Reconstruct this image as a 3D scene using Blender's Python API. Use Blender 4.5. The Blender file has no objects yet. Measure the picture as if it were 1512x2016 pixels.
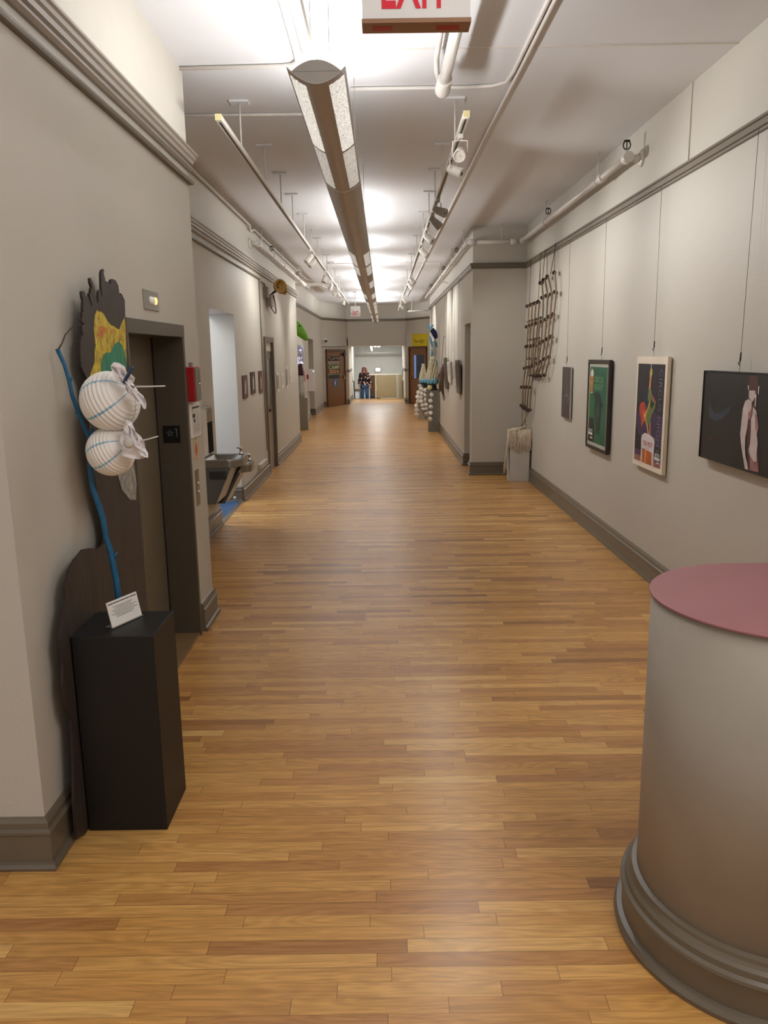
import bpy, bmesh, math, random
from mathutils import Vector as V, Matrix
random.seed(7)
SC = bpy.context.scene
COL = SC.collection
PI = math.pi

# ---------------------------------------------------------------- camera model (used to measure points on real planes)
F, CX, CY, H = 1550.0, 756.0, 1008.0, 1.85
ROLL = 0.0143
_p = math.atan(311 / F); _y = math.atan(3.4 / math.hypot(F, 311))
FWD = V((-math.sin(_y) * math.cos(_p), math.cos(_y) * math.cos(_p), -math.sin(_p)))
_r0 = V((math.cos(_y), math.sin(_y), 0)); _u0 = _r0.cross(FWD)
RGT = math.cos(ROLL) * _r0 - math.sin(ROLL) * _u0
UPV = math.cos(ROLL) * _u0 + math.sin(ROLL) * _r0
CAM = V((0, 0, H))
def ray(x, y): return FWD + RGT * ((x - CX) / F) - UPV * ((y - CY) / F)
def fz(x, y, z=0.0):
    d = ray(x, y); return CAM + d * ((z - H) / d.z)
def fx(x, y, X):
    d = ray(x, y); return CAM + d * (X / d.x)
def fy(x, y, Y):
    d = ray(x, y); return CAM + d * (Y / d.y)
def fp(x, y, a, b):
    n = V((-(b[1] - a[1]), b[0] - a[0], 0)); d = ray(x, y)
    t = (n.x * a[0] + n.y * a[1]) / (n.x * d.x + n.y * d.y)
    return CAM + d * t
def wrx(y): return 2.125 + 0.0065 * (11.9 - y)          # right wall, a touch off parallel
def fr(x, y, off=0.0): return fp(x, y, (2.125 - off, 11.9), (2.1699 - off, 5.0))

# ---------------------------------------------------------------- materials
def lin(c):
    o = []
    for v in c:
        v = v / 255.0
        o.append(v / 12.92 if v <= 0.04045 else ((v + 0.055) / 1.055) ** 2.4)
    return (o[0], o[1], o[2], 1.0)
MATS = {}
def mat(name, col, rough=0.6, metal=0.0, var=0.06, vscale=6.0, bump=0.0, bscale=60.0, emit=0.0, ecol=None, stretch=(1, 1, 1),
        coat=0.0, trans=0.0, alpha=1.0, spec=0.5):
    if name in MATS: return MATS[name]
    m = bpy.data.materials.new(name); m.use_nodes = True
    nt = m.node_tree; b = nt.nodes['Principled BSDF']
    c = lin(col)
    b.inputs['Roughness'].default_value = rough; b.inputs['Metallic'].default_value = metal
    b.inputs['Specular IOR Level'].default_value = spec
    if coat: b.inputs['Coat Weight'].default_value = coat; b.inputs['Coat Roughness'].default_value = 0.15
    if trans: b.inputs['Transmission Weight'].default_value = trans
    geo = nt.nodes.new('ShaderNodeNewGeometry')
    mp = nt.nodes.new('ShaderNodeMapping'); mp.inputs['Scale'].default_value = stretch
    nt.links.new(geo.outputs['Position'], mp.inputs['Vector'])
    nz = nt.nodes.new('ShaderNodeTexNoise'); nz.inputs['Scale'].default_value = vscale; nz.inputs['Detail'].default_value = 4
    nt.links.new(mp.outputs['Vector'], nz.inputs['Vector'])
    rp = nt.nodes.new('ShaderNodeValToRGB')
    rp.color_ramp.elements[0].position = 0.25; rp.color_ramp.elements[1].position = 0.75
    rp.color_ramp.elements[0].color = tuple(max(0, x * (1 - var)) for x in c[:3]) + (1,)
    rp.color_ramp.elements[1].color = tuple(min(1, x * (1 + var)) for x in c[:3]) + (1,)
    nt.links.new(nz.outputs['Fac'], rp.inputs['Fac'])
    nt.links.new(rp.outputs['Color'], b.inputs['Base Color'])
    if bump:
        n2 = nt.nodes.new('ShaderNodeTexNoise'); n2.inputs['Scale'].default_value = bscale; n2.inputs['Detail'].default_value = 3
        nt.links.new(mp.outputs['Vector'], n2.inputs['Vector'])
        bp = nt.nodes.new('ShaderNodeBump'); bp.inputs['Strength'].default_value = bump; bp.inputs['Distance'].default_value = 0.01
        nt.links.new(n2.outputs['Fac'], bp.inputs['Height']); nt.links.new(bp.outputs['Normal'], b.inputs['Normal'])
    if emit:
        b.inputs['Emission Color'].default_value = lin(ecol or col); b.inputs['Emission Strength'].default_value = emit
    MATS[name] = m
    return m

WALL = mat('wall_paint', (197, 191, 179), 0.55, var=0.03, vscale=1.2, bump=0.12, bscale=90)
CEIL = mat('ceiling_paint', (222, 222, 224), 0.7, var=0.02, vscale=0.8, bump=0.06, bscale=30)
TRIM = mat('trim_taupe', (110, 99, 83), 0.35, var=0.05, vscale=8)
COOL = mat('cool_wall', (222, 224, 228), 0.6, var=0.02)
WHITE = mat('white_paint', (222, 217, 208), 0.45, var=0.03)
PIPE = mat('white_pipe', (216, 210, 203), 0.4, var=0.04)
BLACK = mat('black_plastic', (24, 23, 23), 0.45)
DARK = mat('dark_metal', (40, 36, 33), 0.4, var=0.1)
STEEL = mat('brushed_steel', (170, 166, 158), 0.28, 0.9, var=0.08, vscale=40, stretch=(1, 1, 8))
CHROME = mat('chrome', (225, 225, 225), 0.12, 1.0)
ELEV = mat('elevator_taupe', (84, 76, 63), 0.42, var=0.05)
WIRE = mat('grey_wire', (92, 84, 76), 0.45, 0.4)
RED = mat('red_enamel', (168, 20, 22), 0.4)
PEDW = mat('pedestal_white', (208, 205, 198), 0.5, var=0.03)
PEDG = mat('pedestal_grey', (128, 124, 116), 0.5, var=0.04)
PEDB = mat('pedestal_black', (19, 17, 15), 0.5, var=0.15, vscale=4, spec=0.4)
WOOD = mat('door_wood', (124, 76, 36), 0.35, var=0.25, vscale=7, stretch=(6, 6, 0.6))
PAPER = mat('paper_white', (236, 231, 224), 0.7, var=0.03)
INK = mat('ink_dark', (46, 44, 46), 0.7)
GREYP = mat('paper_grey', (170, 168, 164), 0.7, var=0.3, vscale=60)
BRASS = mat('brass_gold', (176, 140, 74), 0.35, 0.6)
BLUEC = mat('blue_carpet', (50, 80, 116), 0.8, var=0.15, vscale=60)
FIXM = mat('fixture_grey', (176, 167, 158), 0.4, 0.1, var=0.02)

def floor_material():
    m = bpy.data.materials.new('oak_strip_floor'); m.use_nodes = True
    nt = m.node_tree; N = nt.nodes; L = nt.links; b = N['Principled BSDF']
    def math_(op, a, c=None, d=None):
        n = N.new('ShaderNodeMath'); n.operation = op
        for i, v in enumerate((a, c, d)):
            if v is None: continue
            if isinstance(v, (int, float)): n.inputs[i].default_value = v
            else: L.new(v, n.inputs[i])
        return n.outputs[0]
    geo = N.new('ShaderNodeNewGeometry'); sx = N.new('ShaderNodeSeparateXYZ'); L.new(geo.outputs['Position'], sx.inputs[0])
    X, Y = sx.outputs[0], sx.outputs[1]
    W = 0.0585
    yr = math_('DIVIDE', math_('ADD', Y, 20.0 + 0.013), W)
    row = math_('FLOOR', yr); fry = math_('FRACT', yr)
    wn = N.new('ShaderNodeTexWhiteNoise'); wn.noise_dimensions = '1D'; L.new(row, wn.inputs['W'])
    wn2 = N.new('ShaderNodeTexWhiteNoise'); wn2.noise_dimensions = '1D'; L.new(math_('ADD', row, 531.7), wn2.inputs['W'])
    ln = math_('MULTIPLY_ADD', wn2.outputs['Value'], 0.55, 0.42)
    xo = math_('ADD', X, math_('MULTIPLY_ADD', wn.outputs['Value'], 7.0, 20.0))
    xr = math_('DIVIDE', xo, ln)
    pl = math_('FLOOR', xr); frx = math_('MULTIPLY', math_('FRACT', xr), ln)
    cb = N.new('ShaderNodeCombineXYZ'); L.new(row, cb.inputs[0]); L.new(pl, cb.inputs[1])
    w3 = N.new('ShaderNodeTexWhiteNoise'); w3.noise_dimensions = '2D'; L.new(cb.outputs[0], w3.inputs['Vector'])
    rp = N.new('ShaderNodeValToRGB'); e = rp.color_ramp.elements
    e[0].position = 0; e[0].color = lin((160, 112, 64)); e[1].position = 1; e[1].color = lin((230, 186, 116))
    for p, c in ((0.08, (190, 137, 80)), (0.5, (208, 156, 87)), (0.9, (219, 169, 99))):
        k = e.new(p); k.color = lin(c)
    L.new(w3.outputs['Value'], rp.inputs['Fac'])
    # grain along the strip
    gv = N.new('ShaderNodeCombineXYZ')
    L.new(math_('MULTIPLY_ADD', X, 2.2, math_('MULTIPLY', w3.outputs['Value'], 91.0)), gv.inputs[0])
    L.new(math_('MULTIPLY', Y, 34.0), gv.inputs[1]); L.new(math_('MULTIPLY', w3.outputs['Value'], 37.0), gv.inputs[2])
    g1 = N.new('ShaderNodeTexNoise'); g1.inputs['Scale'].default_value = 1.6; g1.inputs['Detail'].default_value = 5; g1.inputs['Distortion'].default_value = 1.6
    L.new(gv.outputs[0], g1.inputs['Vector'])
    cv = N.new('ShaderNodeCombineXYZ'); L.new(math_('MULTIPLY_ADD', X, 1.3, math_('MULTIPLY', w3.outputs['Value'], 57.0)), cv.inputs[0])
    L.new(math_('MULTIPLY', Y, 9.0), cv.inputs[1]); L.new(math_('MULTIPLY', w3.outputs['Value'], 23.0), cv.inputs[2])
    g3 = N.new('ShaderNodeTexNoise'); g3.inputs['Scale'].default_value = 1.0; g3.inputs['Detail'].default_value = 1.0; L.new(cv.outputs[0], g3.inputs['Vector'])
    rings = math_('MULTIPLY_ADD', math_('SINE', math_('MULTIPLY', g3.outputs['Fac'], 85.0)), 0.5, 0.5)
    r2 = N.new('ShaderNodeValToRGB'); r2.color_ramp.elements[0].color = (0.66, 0.61, 0.55, 1); r2.color_ramp.elements[1].color = (1.1, 1.08, 1.04, 1)
    r2.color_ramp.elements[0].position = 0.3; r2.color_ramp.elements[1].position = 0.62
    mixf = math_('MULTIPLY_ADD', g1.outputs['Fac'], 0.80, math_('MULTIPLY', rings, 0.13))
    L.new(mixf, r2.inputs['Fac'])
    mx = N.new('ShaderNodeMixRGB'); mx.blend_type = 'MULTIPLY'; mx.inputs['Fac'].default_value = 0.75
    L.new(rp.outputs[0], mx.inputs[1]); L.new(r2.outputs[0], mx.inputs[2])
    # seams
    gy = math_('LESS_THAN', math_('MINIMUM', fry, math_('SUBTRACT', 1.0, fry)), 0.015)
    gx = math_('LESS_THAN', frx, 0.0017)
    seam = math_('LESS_THAN', math_('ABSOLUTE', math_('SUBTRACT', Y, 5.868)), 0.0045)
    gap = math_('MAXIMUM', math_('MAXIMUM', math_('MULTIPLY', gy, math_('MULTIPLY_ADD', wn2.outputs['Value'], 0.75, 0.3)), gx), seam)
    mg = N.new('ShaderNodeMixRGB'); L.new(math_('MULTIPLY', gap, 0.8), mg.inputs['Fac']); L.new(mx.outputs[0], mg.inputs[1])
    mg.inputs[2].default_value = lin((70, 44, 24))
    L.new(mg.outputs[0], b.inputs['Base Color'])
    L.new(math_('MULTIPLY_ADD', g1.outputs['Fac'], 0.12, 0.24), b.inputs['Roughness'])
    b.inputs['Specular IOR Level'].default_value = 0.38; b.inputs['Coat Weight'].default_value = 0.22; b.inputs['Coat Roughness'].default_value = 0.27
    bp = N.new('ShaderNodeBump'); bp.inputs['Strength'].default_value = 0.4; bp.inputs['Distance'].default_value = 0.002
    L.new(math_('SUBTRACT', math_('MULTIPLY', g1.outputs['Fac'], 0.25), gap), bp.inputs['Height']); L.new(bp.outputs[0], b.inputs['Normal'])
    return m
OAK = floor_material()

# ---------------------------------------------------------------- mesh builder
class MB:
    def __init__(s): s.v = []; s.f = []; s.m = []; s.sm = []; s.mats = []; s.cur = None
    def mi(s, m):
        if m not in s.mats: s.mats.append(m)
        return s.mats.index(m)
    def add(s, vs, fs, m=None, smooth=False):
        k = s.mi(m) if m is not None else 0
        o = len(s.v); s.v += [V(p) for p in vs]
        for f in fs: s.f.append([o + i for i in f]); s.m.append(k); s.sm.append(smooth)
        return s
    def box(s, x0, x1, y0, y1, z0, z1, m=None):
        vs = [(x, y, z) for x in (x0, x1) for y in (y0, y1) for z in (z0, z1)]
        return s.add(vs, [(0, 1, 3, 2), (4, 6, 7, 5), (0, 4, 5, 1), (2, 3, 7, 6), (0, 2, 6, 4), (1, 5, 7, 3)], m)
    def obox(s, c, ax, ay, az, m=None):           # oriented box from half axes
        c, ax, ay, az = V(c), V(ax), V(ay), V(az)
        vs = [c + ax * i + ay * j + az * k for i in (-1, 1) for j in (-1, 1) for k in (-1, 1)]
        return s.add(vs, [(0, 1, 3, 2), (4, 6, 7, 5), (0, 4, 5, 1), (2, 3, 7, 6), (0, 2, 6, 4), (1, 5, 7, 3)], m)
    def poly(s, pts, m=None): return s.add(pts, [list(range(len(pts)))], m)
    def prism(s, pts, d, m=None, side=None):
        n = len(pts); d = V(d); a = [V(p) for p in pts]; b = [p + d for p in a]
        s.add(a + b, [list(range(n))[::-1], list(range(n, 2 * n))], m)
        o = len(s.v) - 2 * n; k = s.mi(side if side is not None else m) if (side or m) is not None else 0
        for i in range(n):
            j = (i + 1) % n; s.f.append([o + i, o + j, o + n + j, o + n + i]); s.m.append(k); s.sm.append(False)
        return s
    def tube(s, path, r, n=8, m=None, caps=True):
        P = [V(p) for p in path]; R = r if isinstance(r, (list, tuple)) else [r] * len(P)
        up = None; rings = []
        for i, p in enumerate(P):
            t = (P[min(i + 1, len(P) - 1)] - P[max(i - 1, 0)])
            t = t.normalized() if t.length > 1e-9 else V((0, 0, 1))
            if up is None:
                up = t.orthogonal().normalized()
            else:
                up = (up - t * up.dot(t)); up = up.normalized() if up.length > 1e-6 else t.orthogonal().normalized()
            w = t.cross(up)
            rings.append([p + (up * math.cos(2 * PI * k / n) + w * math.sin(2 * PI * k / n)) * R[i] for k in range(n)])
        vs = [q for rg in rings for q in rg]; fs = []
        for i in range(len(P) - 1):
            for k in range(n):
                j = (k + 1) % n; fs.append((i * n + k, i * n + j, (i + 1) * n + j, (i + 1) * n + k))
        s.add(vs, fs, m, True)
        if caps:
            o = len(s.v) - len(vs); kk = s.mi(m) if m is not None else 0
            s.f.append([o + k for k in range(n)][::-1]); s.m.append(kk); s.sm.append(False)
            s.f.append([o + (len(P) - 1) * n + k for k in range(n)]); s.m.append(kk); s.sm.append(False)
        return s
    def lathe(s, prof, c=(0, 0, 0), axis=(0, 0, 1), n=20, m=None, sx=1.0, sy=1.0, smooth=True):
        a = V(axis).normalized(); u = a.orthogonal().normalized() if abs(a.z) < 0.999 else V((1, 0, 0)); w = a.cross(u); c = V(c)
        vs = []; fs = []
        for (r, h) in prof:
            for k in range(n):
                t = 2 * PI * k / n
                vs.append(c + a * h + u * (r * math.cos(t) * sx) + w * (r * math.sin(t) * sy))
        for i in range(len(prof) - 1):
            for k in range(n):
                j = (k + 1) % n; fs.append((i * n + k, i * n + j, (i + 1) * n + j, (i + 1) * n + k))
        s.add(vs, fs, m, smooth)
        o = len(s.v) - len(vs); kk = s.mi(m) if m is not None else 0
        if prof[0][0] > 1e-5: s.f.append([o + k for k in range(n)][::-1]); s.m.append(kk); s.sm.append(False)
        if prof[-1][0] > 1e-5: s.f.append([o + (len(prof) - 1) * n + k for k in range(n)]); s.m.append(kk); s.sm.append(False)
        return s
    def ball(s, c, rx, ry=None, rz=None, m=None, n=14, h=9, jit=0.0):
        ry = ry or rx; rz = rz or rx; c = V(c); vs = []; fs = []
        for i in range(h + 1):
            a = PI * i / h
            for k in range(n):
                t = 2 * PI * k / n; q = 1 + (random.uniform(-jit, jit) if jit else 0)
                vs.append(c + V((rx * math.sin(a) * math.cos(t) * q, ry * math.sin(a) * math.sin(t) * q, rz * math.cos(a) * q)))
        for i in range(h):
            for k in range(n):
                j = (k + 1) % n; fs.append((i * n + k, (i + 1) * n + k, (i + 1) * n + j, i * n + j))
        return s.add(vs, fs, m, True)
    def extrude_profile(s, prof, p0, p1, out, m=None):    # prof (offset, z) swept from p0 to p1
        out = V(out); a = [V(p0) + out * q[0] + V((0, 0, q[1])) for q in prof]; d = V(p1) - V(p0)
        return s.prism(a, d, m)
    def build(s, name, m=None, parent=None, bevel=0.0, seg=2, flat=False):
        if m is not None and not s.mats: s.mats = [m]
        if not s.v: raise ValueError(name)
        lo = V([min(p[i] for p in s.v) for i in range(3)]); hi = V([max(p[i] for p in s.v) for i in range(3)]); c = (lo + hi) / 2
        me = bpy.data.meshes.new(name)
        me.from_pydata([tuple(p - c) for p in s.v], [], s.f)
        for mm in s.mats: me.materials.append(mm)
        for i, p in enumerate(me.polygons): p.material_index = s.m[i]; p.use_smooth = s.sm[i] and not flat
        bm = bmesh.new(); bm.from_mesh(me)
        bmesh.ops.remove_doubles(bm, verts=bm.verts, dist=1e-6)
        bmesh.ops.recalc_face_normals(bm, faces=bm.faces)
        if bevel: bmesh.ops.bevel(bm, geom=list(bm.edges), offset=bevel, segments=seg, affect='EDGES', profile=0.5)
        bm.to_mesh(me); bm.free()
        o = bpy.data.objects.new(name, me); COL.objects.link(o)
        if parent is not None:
            o.parent = parent; q = c.copy(); r = parent
            while r is not None: q -= r.location; r = r.parent
            o.location = q
        else: o.location = c
        return o

def thing(name, label, cat, loc=(0, 0, 0), group=None):
    o = bpy.data.objects.new(name, None); COL.objects.link(o); o.location = loc; o.empty_display_size = 0.1
    return tag(o, label, cat, group)
def tag(o, label, cat, group=None, kind=None):
    o['label'] = label; o['category'] = cat
    if group: o['group'] = group
    if kind: o['kind'] = kind
    return o
def struct(o, label=None, cat=None):
    o['kind'] = 'structure'
    if label: o['label'] = label
    if cat: o['category'] = cat
    return o
def note(o, label): o['label'] = label; return o

_tc = {}
def text_geo(txt, bold=0.0):
    k = (txt, bold)
    if k in _tc: return _tc[k]
    cu = bpy.data.curves.new('t', 'FONT'); cu.body = txt; cu.size = 1.0; cu.resolution_u = 3; cu.offset = bold
    ob = bpy.data.objects.new('t', cu); COL.objects.link(ob)
    dg = bpy.context.evaluated_depsgraph_get(); dg.update()
    me = bpy.data.meshes.new_from_object(ob.evaluated_get(dg))
    vs = [tuple(p.co) for p in me.vertices]; fs = [list(p.vertices) for p in me.polygons]
    bpy.data.objects.remove(ob); bpy.data.curves.remove(cu); bpy.data.meshes.remove(me)
    x0 = min(p[0] for p in vs); x1 = max(p[0] for p in vs); y0 = min(p[1] for p in vs); y1 = max(p[1] for p in vs)
    vs = [((p[0] - x0) / (x1 - x0), (p[1] - y0) / (y1 - y0)) for p in vs]
    _tc[k] = (vs, fs); return vs, fs
class Fr:                                                      # a drawing plane: origin, right, up
    def __init__(s, o, u, v): s.o = V(o); s.u = V(u).normalized(); s.v = V(v).normalized(); s.n = s.u.cross(s.v)
    def p(s, a, b, h=0.0): return s.o + s.u * a + s.v * b + s.n * h
    def pts(s, L, h=0.0): return [s.p(a, b, h) for a, b in L]
def put_text(mb, fr, txt, x, y, w, h, m, lift=0.0015, bold=0.0, rot=0):
    vs, fs = text_geo(txt, bold)
    if rot == 0: P = [fr.p(x + a * w, y + b * h, lift) for a, b in vs]
    else: P = [fr.p(x + b * w, y + h - a * h, lift) for a, b in vs]       # turned to read downwards
    mb.add(P, fs, m)
def rect(x0, y0, x1, y1): return [(x0, y0), (x1, y0), (x1, y1), (x0, y1)]
def lay(mb, fr, pts, m, h): mb.poly(fr.pts(pts, h), m)
def ell(cx, cy, a, b, n=20): return [(cx + a * math.cos(2 * PI * k / n), cy + b * math.sin(2 * PI * k / n)) for k in range(n)]
def band(L, w):                                                # ribbon polygon around a polyline
    A = []; B = []
    for i, (x, y) in enumerate(L):
        x0, y0 = L[max(i - 1, 0)]; x1, y1 = L[min(i + 1, len(L) - 1)]
        d = math.hypot(x1 - x0, y1 - y0) or 1; nx, ny = -(y1 - y0) / d, (x1 - x0) / d
        ww = w[i] if isinstance(w, (list, tuple)) else w
        A.append((x + nx * ww, y + ny * ww)); B.append((x - nx * ww, y - ny * ww))
    return A + B[::-1]

# ---------------------------------------------------------------- setting
def wsplit(w, name):                                            # every straight piece of wall is an object of its own
    nf = 6
    for k in range(len(w.f) // nf):
        fs = w.f[k * nf:(k + 1) * nf]; ids = sorted({i for f in fs for i in f}); q = MB()
        q.add([w.v[i] for i in ids], [[ids.index(i) for i in f] for f in fs], w.mats[w.m[k * nf]]); struct(q.build(name))
CH = 3.66
def wallbox(name, x0, x1, y0, y1, z0=0.0, z1=CH, m=WALL): return struct(MB().box(x0, x1, y0, y1, z0, z1, m).build(name))
struct(MB().box(-4.2, 6, -4, 33.7, -0.2, 0.0, OAK).build('floor'))
struct(MB().box(-4.2, 6, -4, 33.7, CH, CH + 0.2, CEIL).build('ceiling'))
# near left wall with the elevator opening
EX = -1.27
w = MB()
w.box(-1.75, EX, 2.62, 3.96, 0, CH, WALL).box(-1.75, EX, 3.96, 5.10, 2.045, CH, WALL).box(-1.75, EX, 5.10, 5.52, 0, CH, WALL)
w.box(-4.2, -1.75, 2.62, 2.9, 0, CH, WALL).box(-1.85, -1.75, 5.3, 5.52, 0, CH, WALL).box(-2.4, -1.75, 2.9, 5.52, 2.2, CH, WALL)
w.box(-2.45, -2.35, 3.5, 5.5, 0, 2.2, WALL)
wsplit(w, 'wall_left')
# recessed left wall: fountain wall, hall opening, door
RX = -1.85
w = MB()
w.box(-2.2, RX, 5.52, 8.63, 0, CH, WALL).box(-2.2, RX, 8.63, 10.04, 2.36, CH, WALL).box(-2.2, RX, 10.04, 12.50, 0, CH, WALL)
w.box(-2.2, RX, 12.50, 13.32, 2.10, CH, WALL).box(-2.2, RX, 13.32, 17.3, 0, CH, WALL)
wsplit(w, 'wall_left')
# side hall behind the opening
struct(MB().box(-4.2, -2.2, 10.05, 10.2, 0, 2.9, COOL).build('wall_back'))
struct(MB().box(-4.4, -4.2, 8.0, 10.2, 0, 2.9, COOL).build('wall_back'))
struct(MB().box(-4.2, -2.2, 8.45, 8.6, 0, 2.9, COOL).build('wall_back'))
struct(MB().box(-4.2, -2.2, 8.45, 10.2, 2.9, 3.0, COOL).build('ceiling'))
struct(MB().box(-4.2, RX - 0.03, 8.63, 10.05, 0.0, 0.012, BLUEC).build('floor'))
tl = MB().box(RX - 0.03, RX + 0.02, 8.63, 10.04, 0.0, 0.016, STEEL).build('trim_1'); struct(tl)
# far left wall
FX = -2.17
w = MB()
w.box(-2.6, FX, 17.3, 20.75, 0, CH, WALL).box(-2.6, FX, 20.75, 21.75, 2.02, CH, WALL).box(-2.6, FX, 21.75, 23.2, 0, CH, WALL)
w.box(-2.6, FX, 23.2, 24.85, 2.32, CH, WALL).box(-2.6, FX, 24.85, 28.3, 0, CH, WALL).box(-2.9, -2.6, 22.9, 25.2, 0, CH, WALL)
wsplit(w, 'wall_left')
# right wall, pillar and inner right wall
w = MB(); w.prism([(wrx(-4), -4, 0), (wrx(12.05), 12.05, 0), (2.6, 12.05, 0), (2.6, -4, 0)], (0, 0, CH), WALL); wsplit(w, 'wall_right')
IX = 1.33
w = MB()
w.box(IX, 2.6, 12.04, 12.30, 0, CH, WALL).box(IX, 2.2, 12.30, 13.13, 2.30, CH, WALL).box(IX, 2.2, 13.13, 23.0, 0, CH, WALL).box(1.75, 2.2, 12.3, 13.13, 0, 2.3, WALL)
wsplit(w, 'wall_right')
w = MB().box(1.73, 2.2, 23.0, 28.6, 0, CH, WALL); wsplit(w, 'wall_right')
# canted walls and the stair opening at the far end
A0, A1 = (-2.17, 28.3), (-1.37, 30.2); B0, B1 = (0.84, 30.2), (1.73, 28.6)
def canted(name, a, b, z0=0, z1=CH):
    d = V((b[0] - a[0], b[1] - a[1], 0)).normalized(); n = V((-d.y, d.x, 0))
    w = MB(); w.prism([(a[0], a[1], z0), (b[0], b[1], z0), (b[0] + n.x * .4, b[1] + n.y * .4, z0), (a[0] + n.x * .4, a[1] + n.y * .4, z0)], (0, 0, z1 - z0), WALL)
    return struct(w.build(name))
canted('wall_far', A0, A1); canted('wall_far', B0, B1)
OT = 2.17
w = MB(); w.box(-1.37, 0.84, 30.2, 30.6, OT, CH, WALL).box(-1.75, -1.33, 30.2, 33.7, 0, OT + .3, WALL).box(0.82, 1.25, 30.2, 33.7, 0, OT + .3, WALL)
w.box(-1.33, 0.82, 30.6, 33.7, OT, OT + 0.3, WALL)
wsplit(w, 'wall_far')
STW = mat('stair_wall', (204, 201, 192), 0.55, var=0.03)
w = MB(); w.box(-2.0, -1.36, 33.7, 38.0, -2.5, 2.6, STW).box(0.86, 1.4, 33.7, 38.0, -2.5, 2.6, STW).box(-2.0, 1.4, 38.0, 38.3, -2.5, 2.6, STW)
wsplit(w, 'wall_back')
struct(MB().box(-2.0, 1.4, 33.7, 38.3, 2.5, 2.65, STW).build('ceiling'))
STEP = mat('stair_rubber', (72, 72, 74), 0.6)
w = MB()
for k in range(7): w.box(-1.36, -0.36, 33.7 + 0.3 * k, 34.0 + 0.3 * k + (0 if k < 6 else 2.2), -2.5, -0.17 * (k + 1), STEP)
w.box(-0.36, 0.86, 33.7, 38, -2.5, -1.2, STEP)
struct(w.build('floor'), 'grey stair steps leading down at the far end of the corridor', 'stairs')
struct(MB().box(-1.33, -0.30, 33.60, 33.71, 0.0, 0.012, mat('nosing_grey', (84, 82, 84), 0.5)).build('trim_2'))

# baseboards, rails and mouldings
BASE = [(0, 0), (0.038, 0), (0.042, 0.012), (0.036, 0.026), (0.024, 0.03), (0.024, 0.135), (0.030, 0.142), (0.030, 0.152), (0.018, 0.160), (0.018, 0.182), (0.010, 0.195), (0, 0.2)]
RAIL = [(0, 3.058), (0.022, 3.058), (0.022, 3.072), (0.034, 3.078), (0.034, 3.112), (0.044, 3.118), (0.044, 3.132), (0.02, 3.14), (0, 3.14)]
CORN = [(0, 3.045), (0.016, 3.045), (0.03, 3.058), (0.03, 3.068), (0.014, 3.074), (0.014, 3.086), (0.03, 3.092), (0.036, 3.11), (0.048, 3.118), (0.048, 3.14), (0.060, 3.146), (0.060, 3.158), (0, 3.16)]
THIN = [(0, 2.965), (0.026, 2.965), (0.03, 2.975), (0.03, 2.985), (0.012, 2.993), (0, 2.993)]
nT = [3]
def run(segs, prof, name, m=TRIM):
    w = MB()
    for p0, p1, out in segs: w.extrude_profile(prof, p0, p1, out, m)
    return struct(w.build(name))
X_, Y_ = V((1, 0, 0)), V((0, 1, 0))
def sweep(w, path, prof, m):                                    # mitred sweep, profile to the right of the walking direction
    P = [V((p[0], p[1], 0)) for p in path]; n = len(prof); vs = []; fs = []; N_ = []
    for a, b in zip(P[:-1], P[1:]):
        d = (b - a).normalized(); N_.append(V((d.y, -d.x, 0)))
    for i, p in enumerate(P):
        n1 = N_[max(i - 1, 0)]; n2 = N_[min(i, len(N_) - 1)]; mm = (n1 + n2) / (1 + n1.dot(n2))
        for o, z in prof: vs.append(p + mm * o + V((0, 0, z)))
    for i in range(len(P) - 1):
        for k in range(n): fs.append((i * n + k, i * n + (k + 1) % n, (i + 1) * n + (k + 1) % n, (i + 1) * n + k))
    fs.append(tuple(range(n))[::-1]); fs.append(tuple((len(P) - 1) * n + k for k in range(n)))
    w.add(vs, fs, m)
def runp(paths, prof, name, m=TRIM):
    w = MB()
    for p in paths: sweep(w, p, prof, m)
    return struct(w.build(name))
runp([[(-4.2, 2.62), (EX, 2.62), (EX, 3.93)], [(EX, 5.14), (EX, 5.52), (RX, 5.52)]], BASE, 'baseboard_left')
run([((RX, 5.55, 0), (RX, 8.63, 0), X_), ((RX, 10.04, 0), (RX, 12.42, 0), X_), ((RX, 13.40, 0), (RX, 17.33, 0), X_), ((-4.2, 10.05, 0), (RX, 10.045, 0), -Y_)], BASE, 'baseboard_left')
run([((FX, 17.3, 0), (FX, 20.7, 0), X_), ((FX, 21.8, 0), (FX, 23.2, 0), X_), ((FX, 24.85, 0), (FX, 28.3, 0), X_), ((-2.6, 24.85, 0), (FX + .02, 24.85, 0), -Y_)], BASE, 'baseboard_left')
run([((wrx(-4), -4, 0), (wrx(12.04), 12.04, 0), V((-1, -0.0065, 0)))], BASE, 'baseboard_right')
runp([[(2.12, 12.04), (IX, 12.04), (IX, 12.3)][::-1][::-1][::-1], [(1.73, 28.6), (1.73, 23.0), (IX, 23.0), (IX, 13.13), (1.75, 13.13)]], BASE, 'baseboard_right')
dA = (V((A1[0], A1[1], 0)) - V((A0[0], A0[1], 0))).normalized(); nA = V((dA.y, -dA.x, 0))
dB = (V((B1[0], B1[1], 0)) - V((B0[0], B0[1], 0))).normalized(); nB = V((dB.y, -dB.x, 0))
def onA(px, py, off=0.0): return fp(px, py, (A0[0] + nA.x * off, A0[1] + nA.y * off), (A1[0] + nA.x * off, A1[1] + nA.y * off))
def onB(px, py, off=0.0): return fp(px, py, (B0[0] + nB.x * off, B0[1] + nB.y * off), (B1[0] + nB.x * off, B1[1] + nB.y * off))
a3 = lambda p: V((p[0], p[1], 0))
qa = onA(642, 700); qb = onA(677, 700); qc = onB(808.5, 700); qd = onB(841.5, 700)
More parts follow.
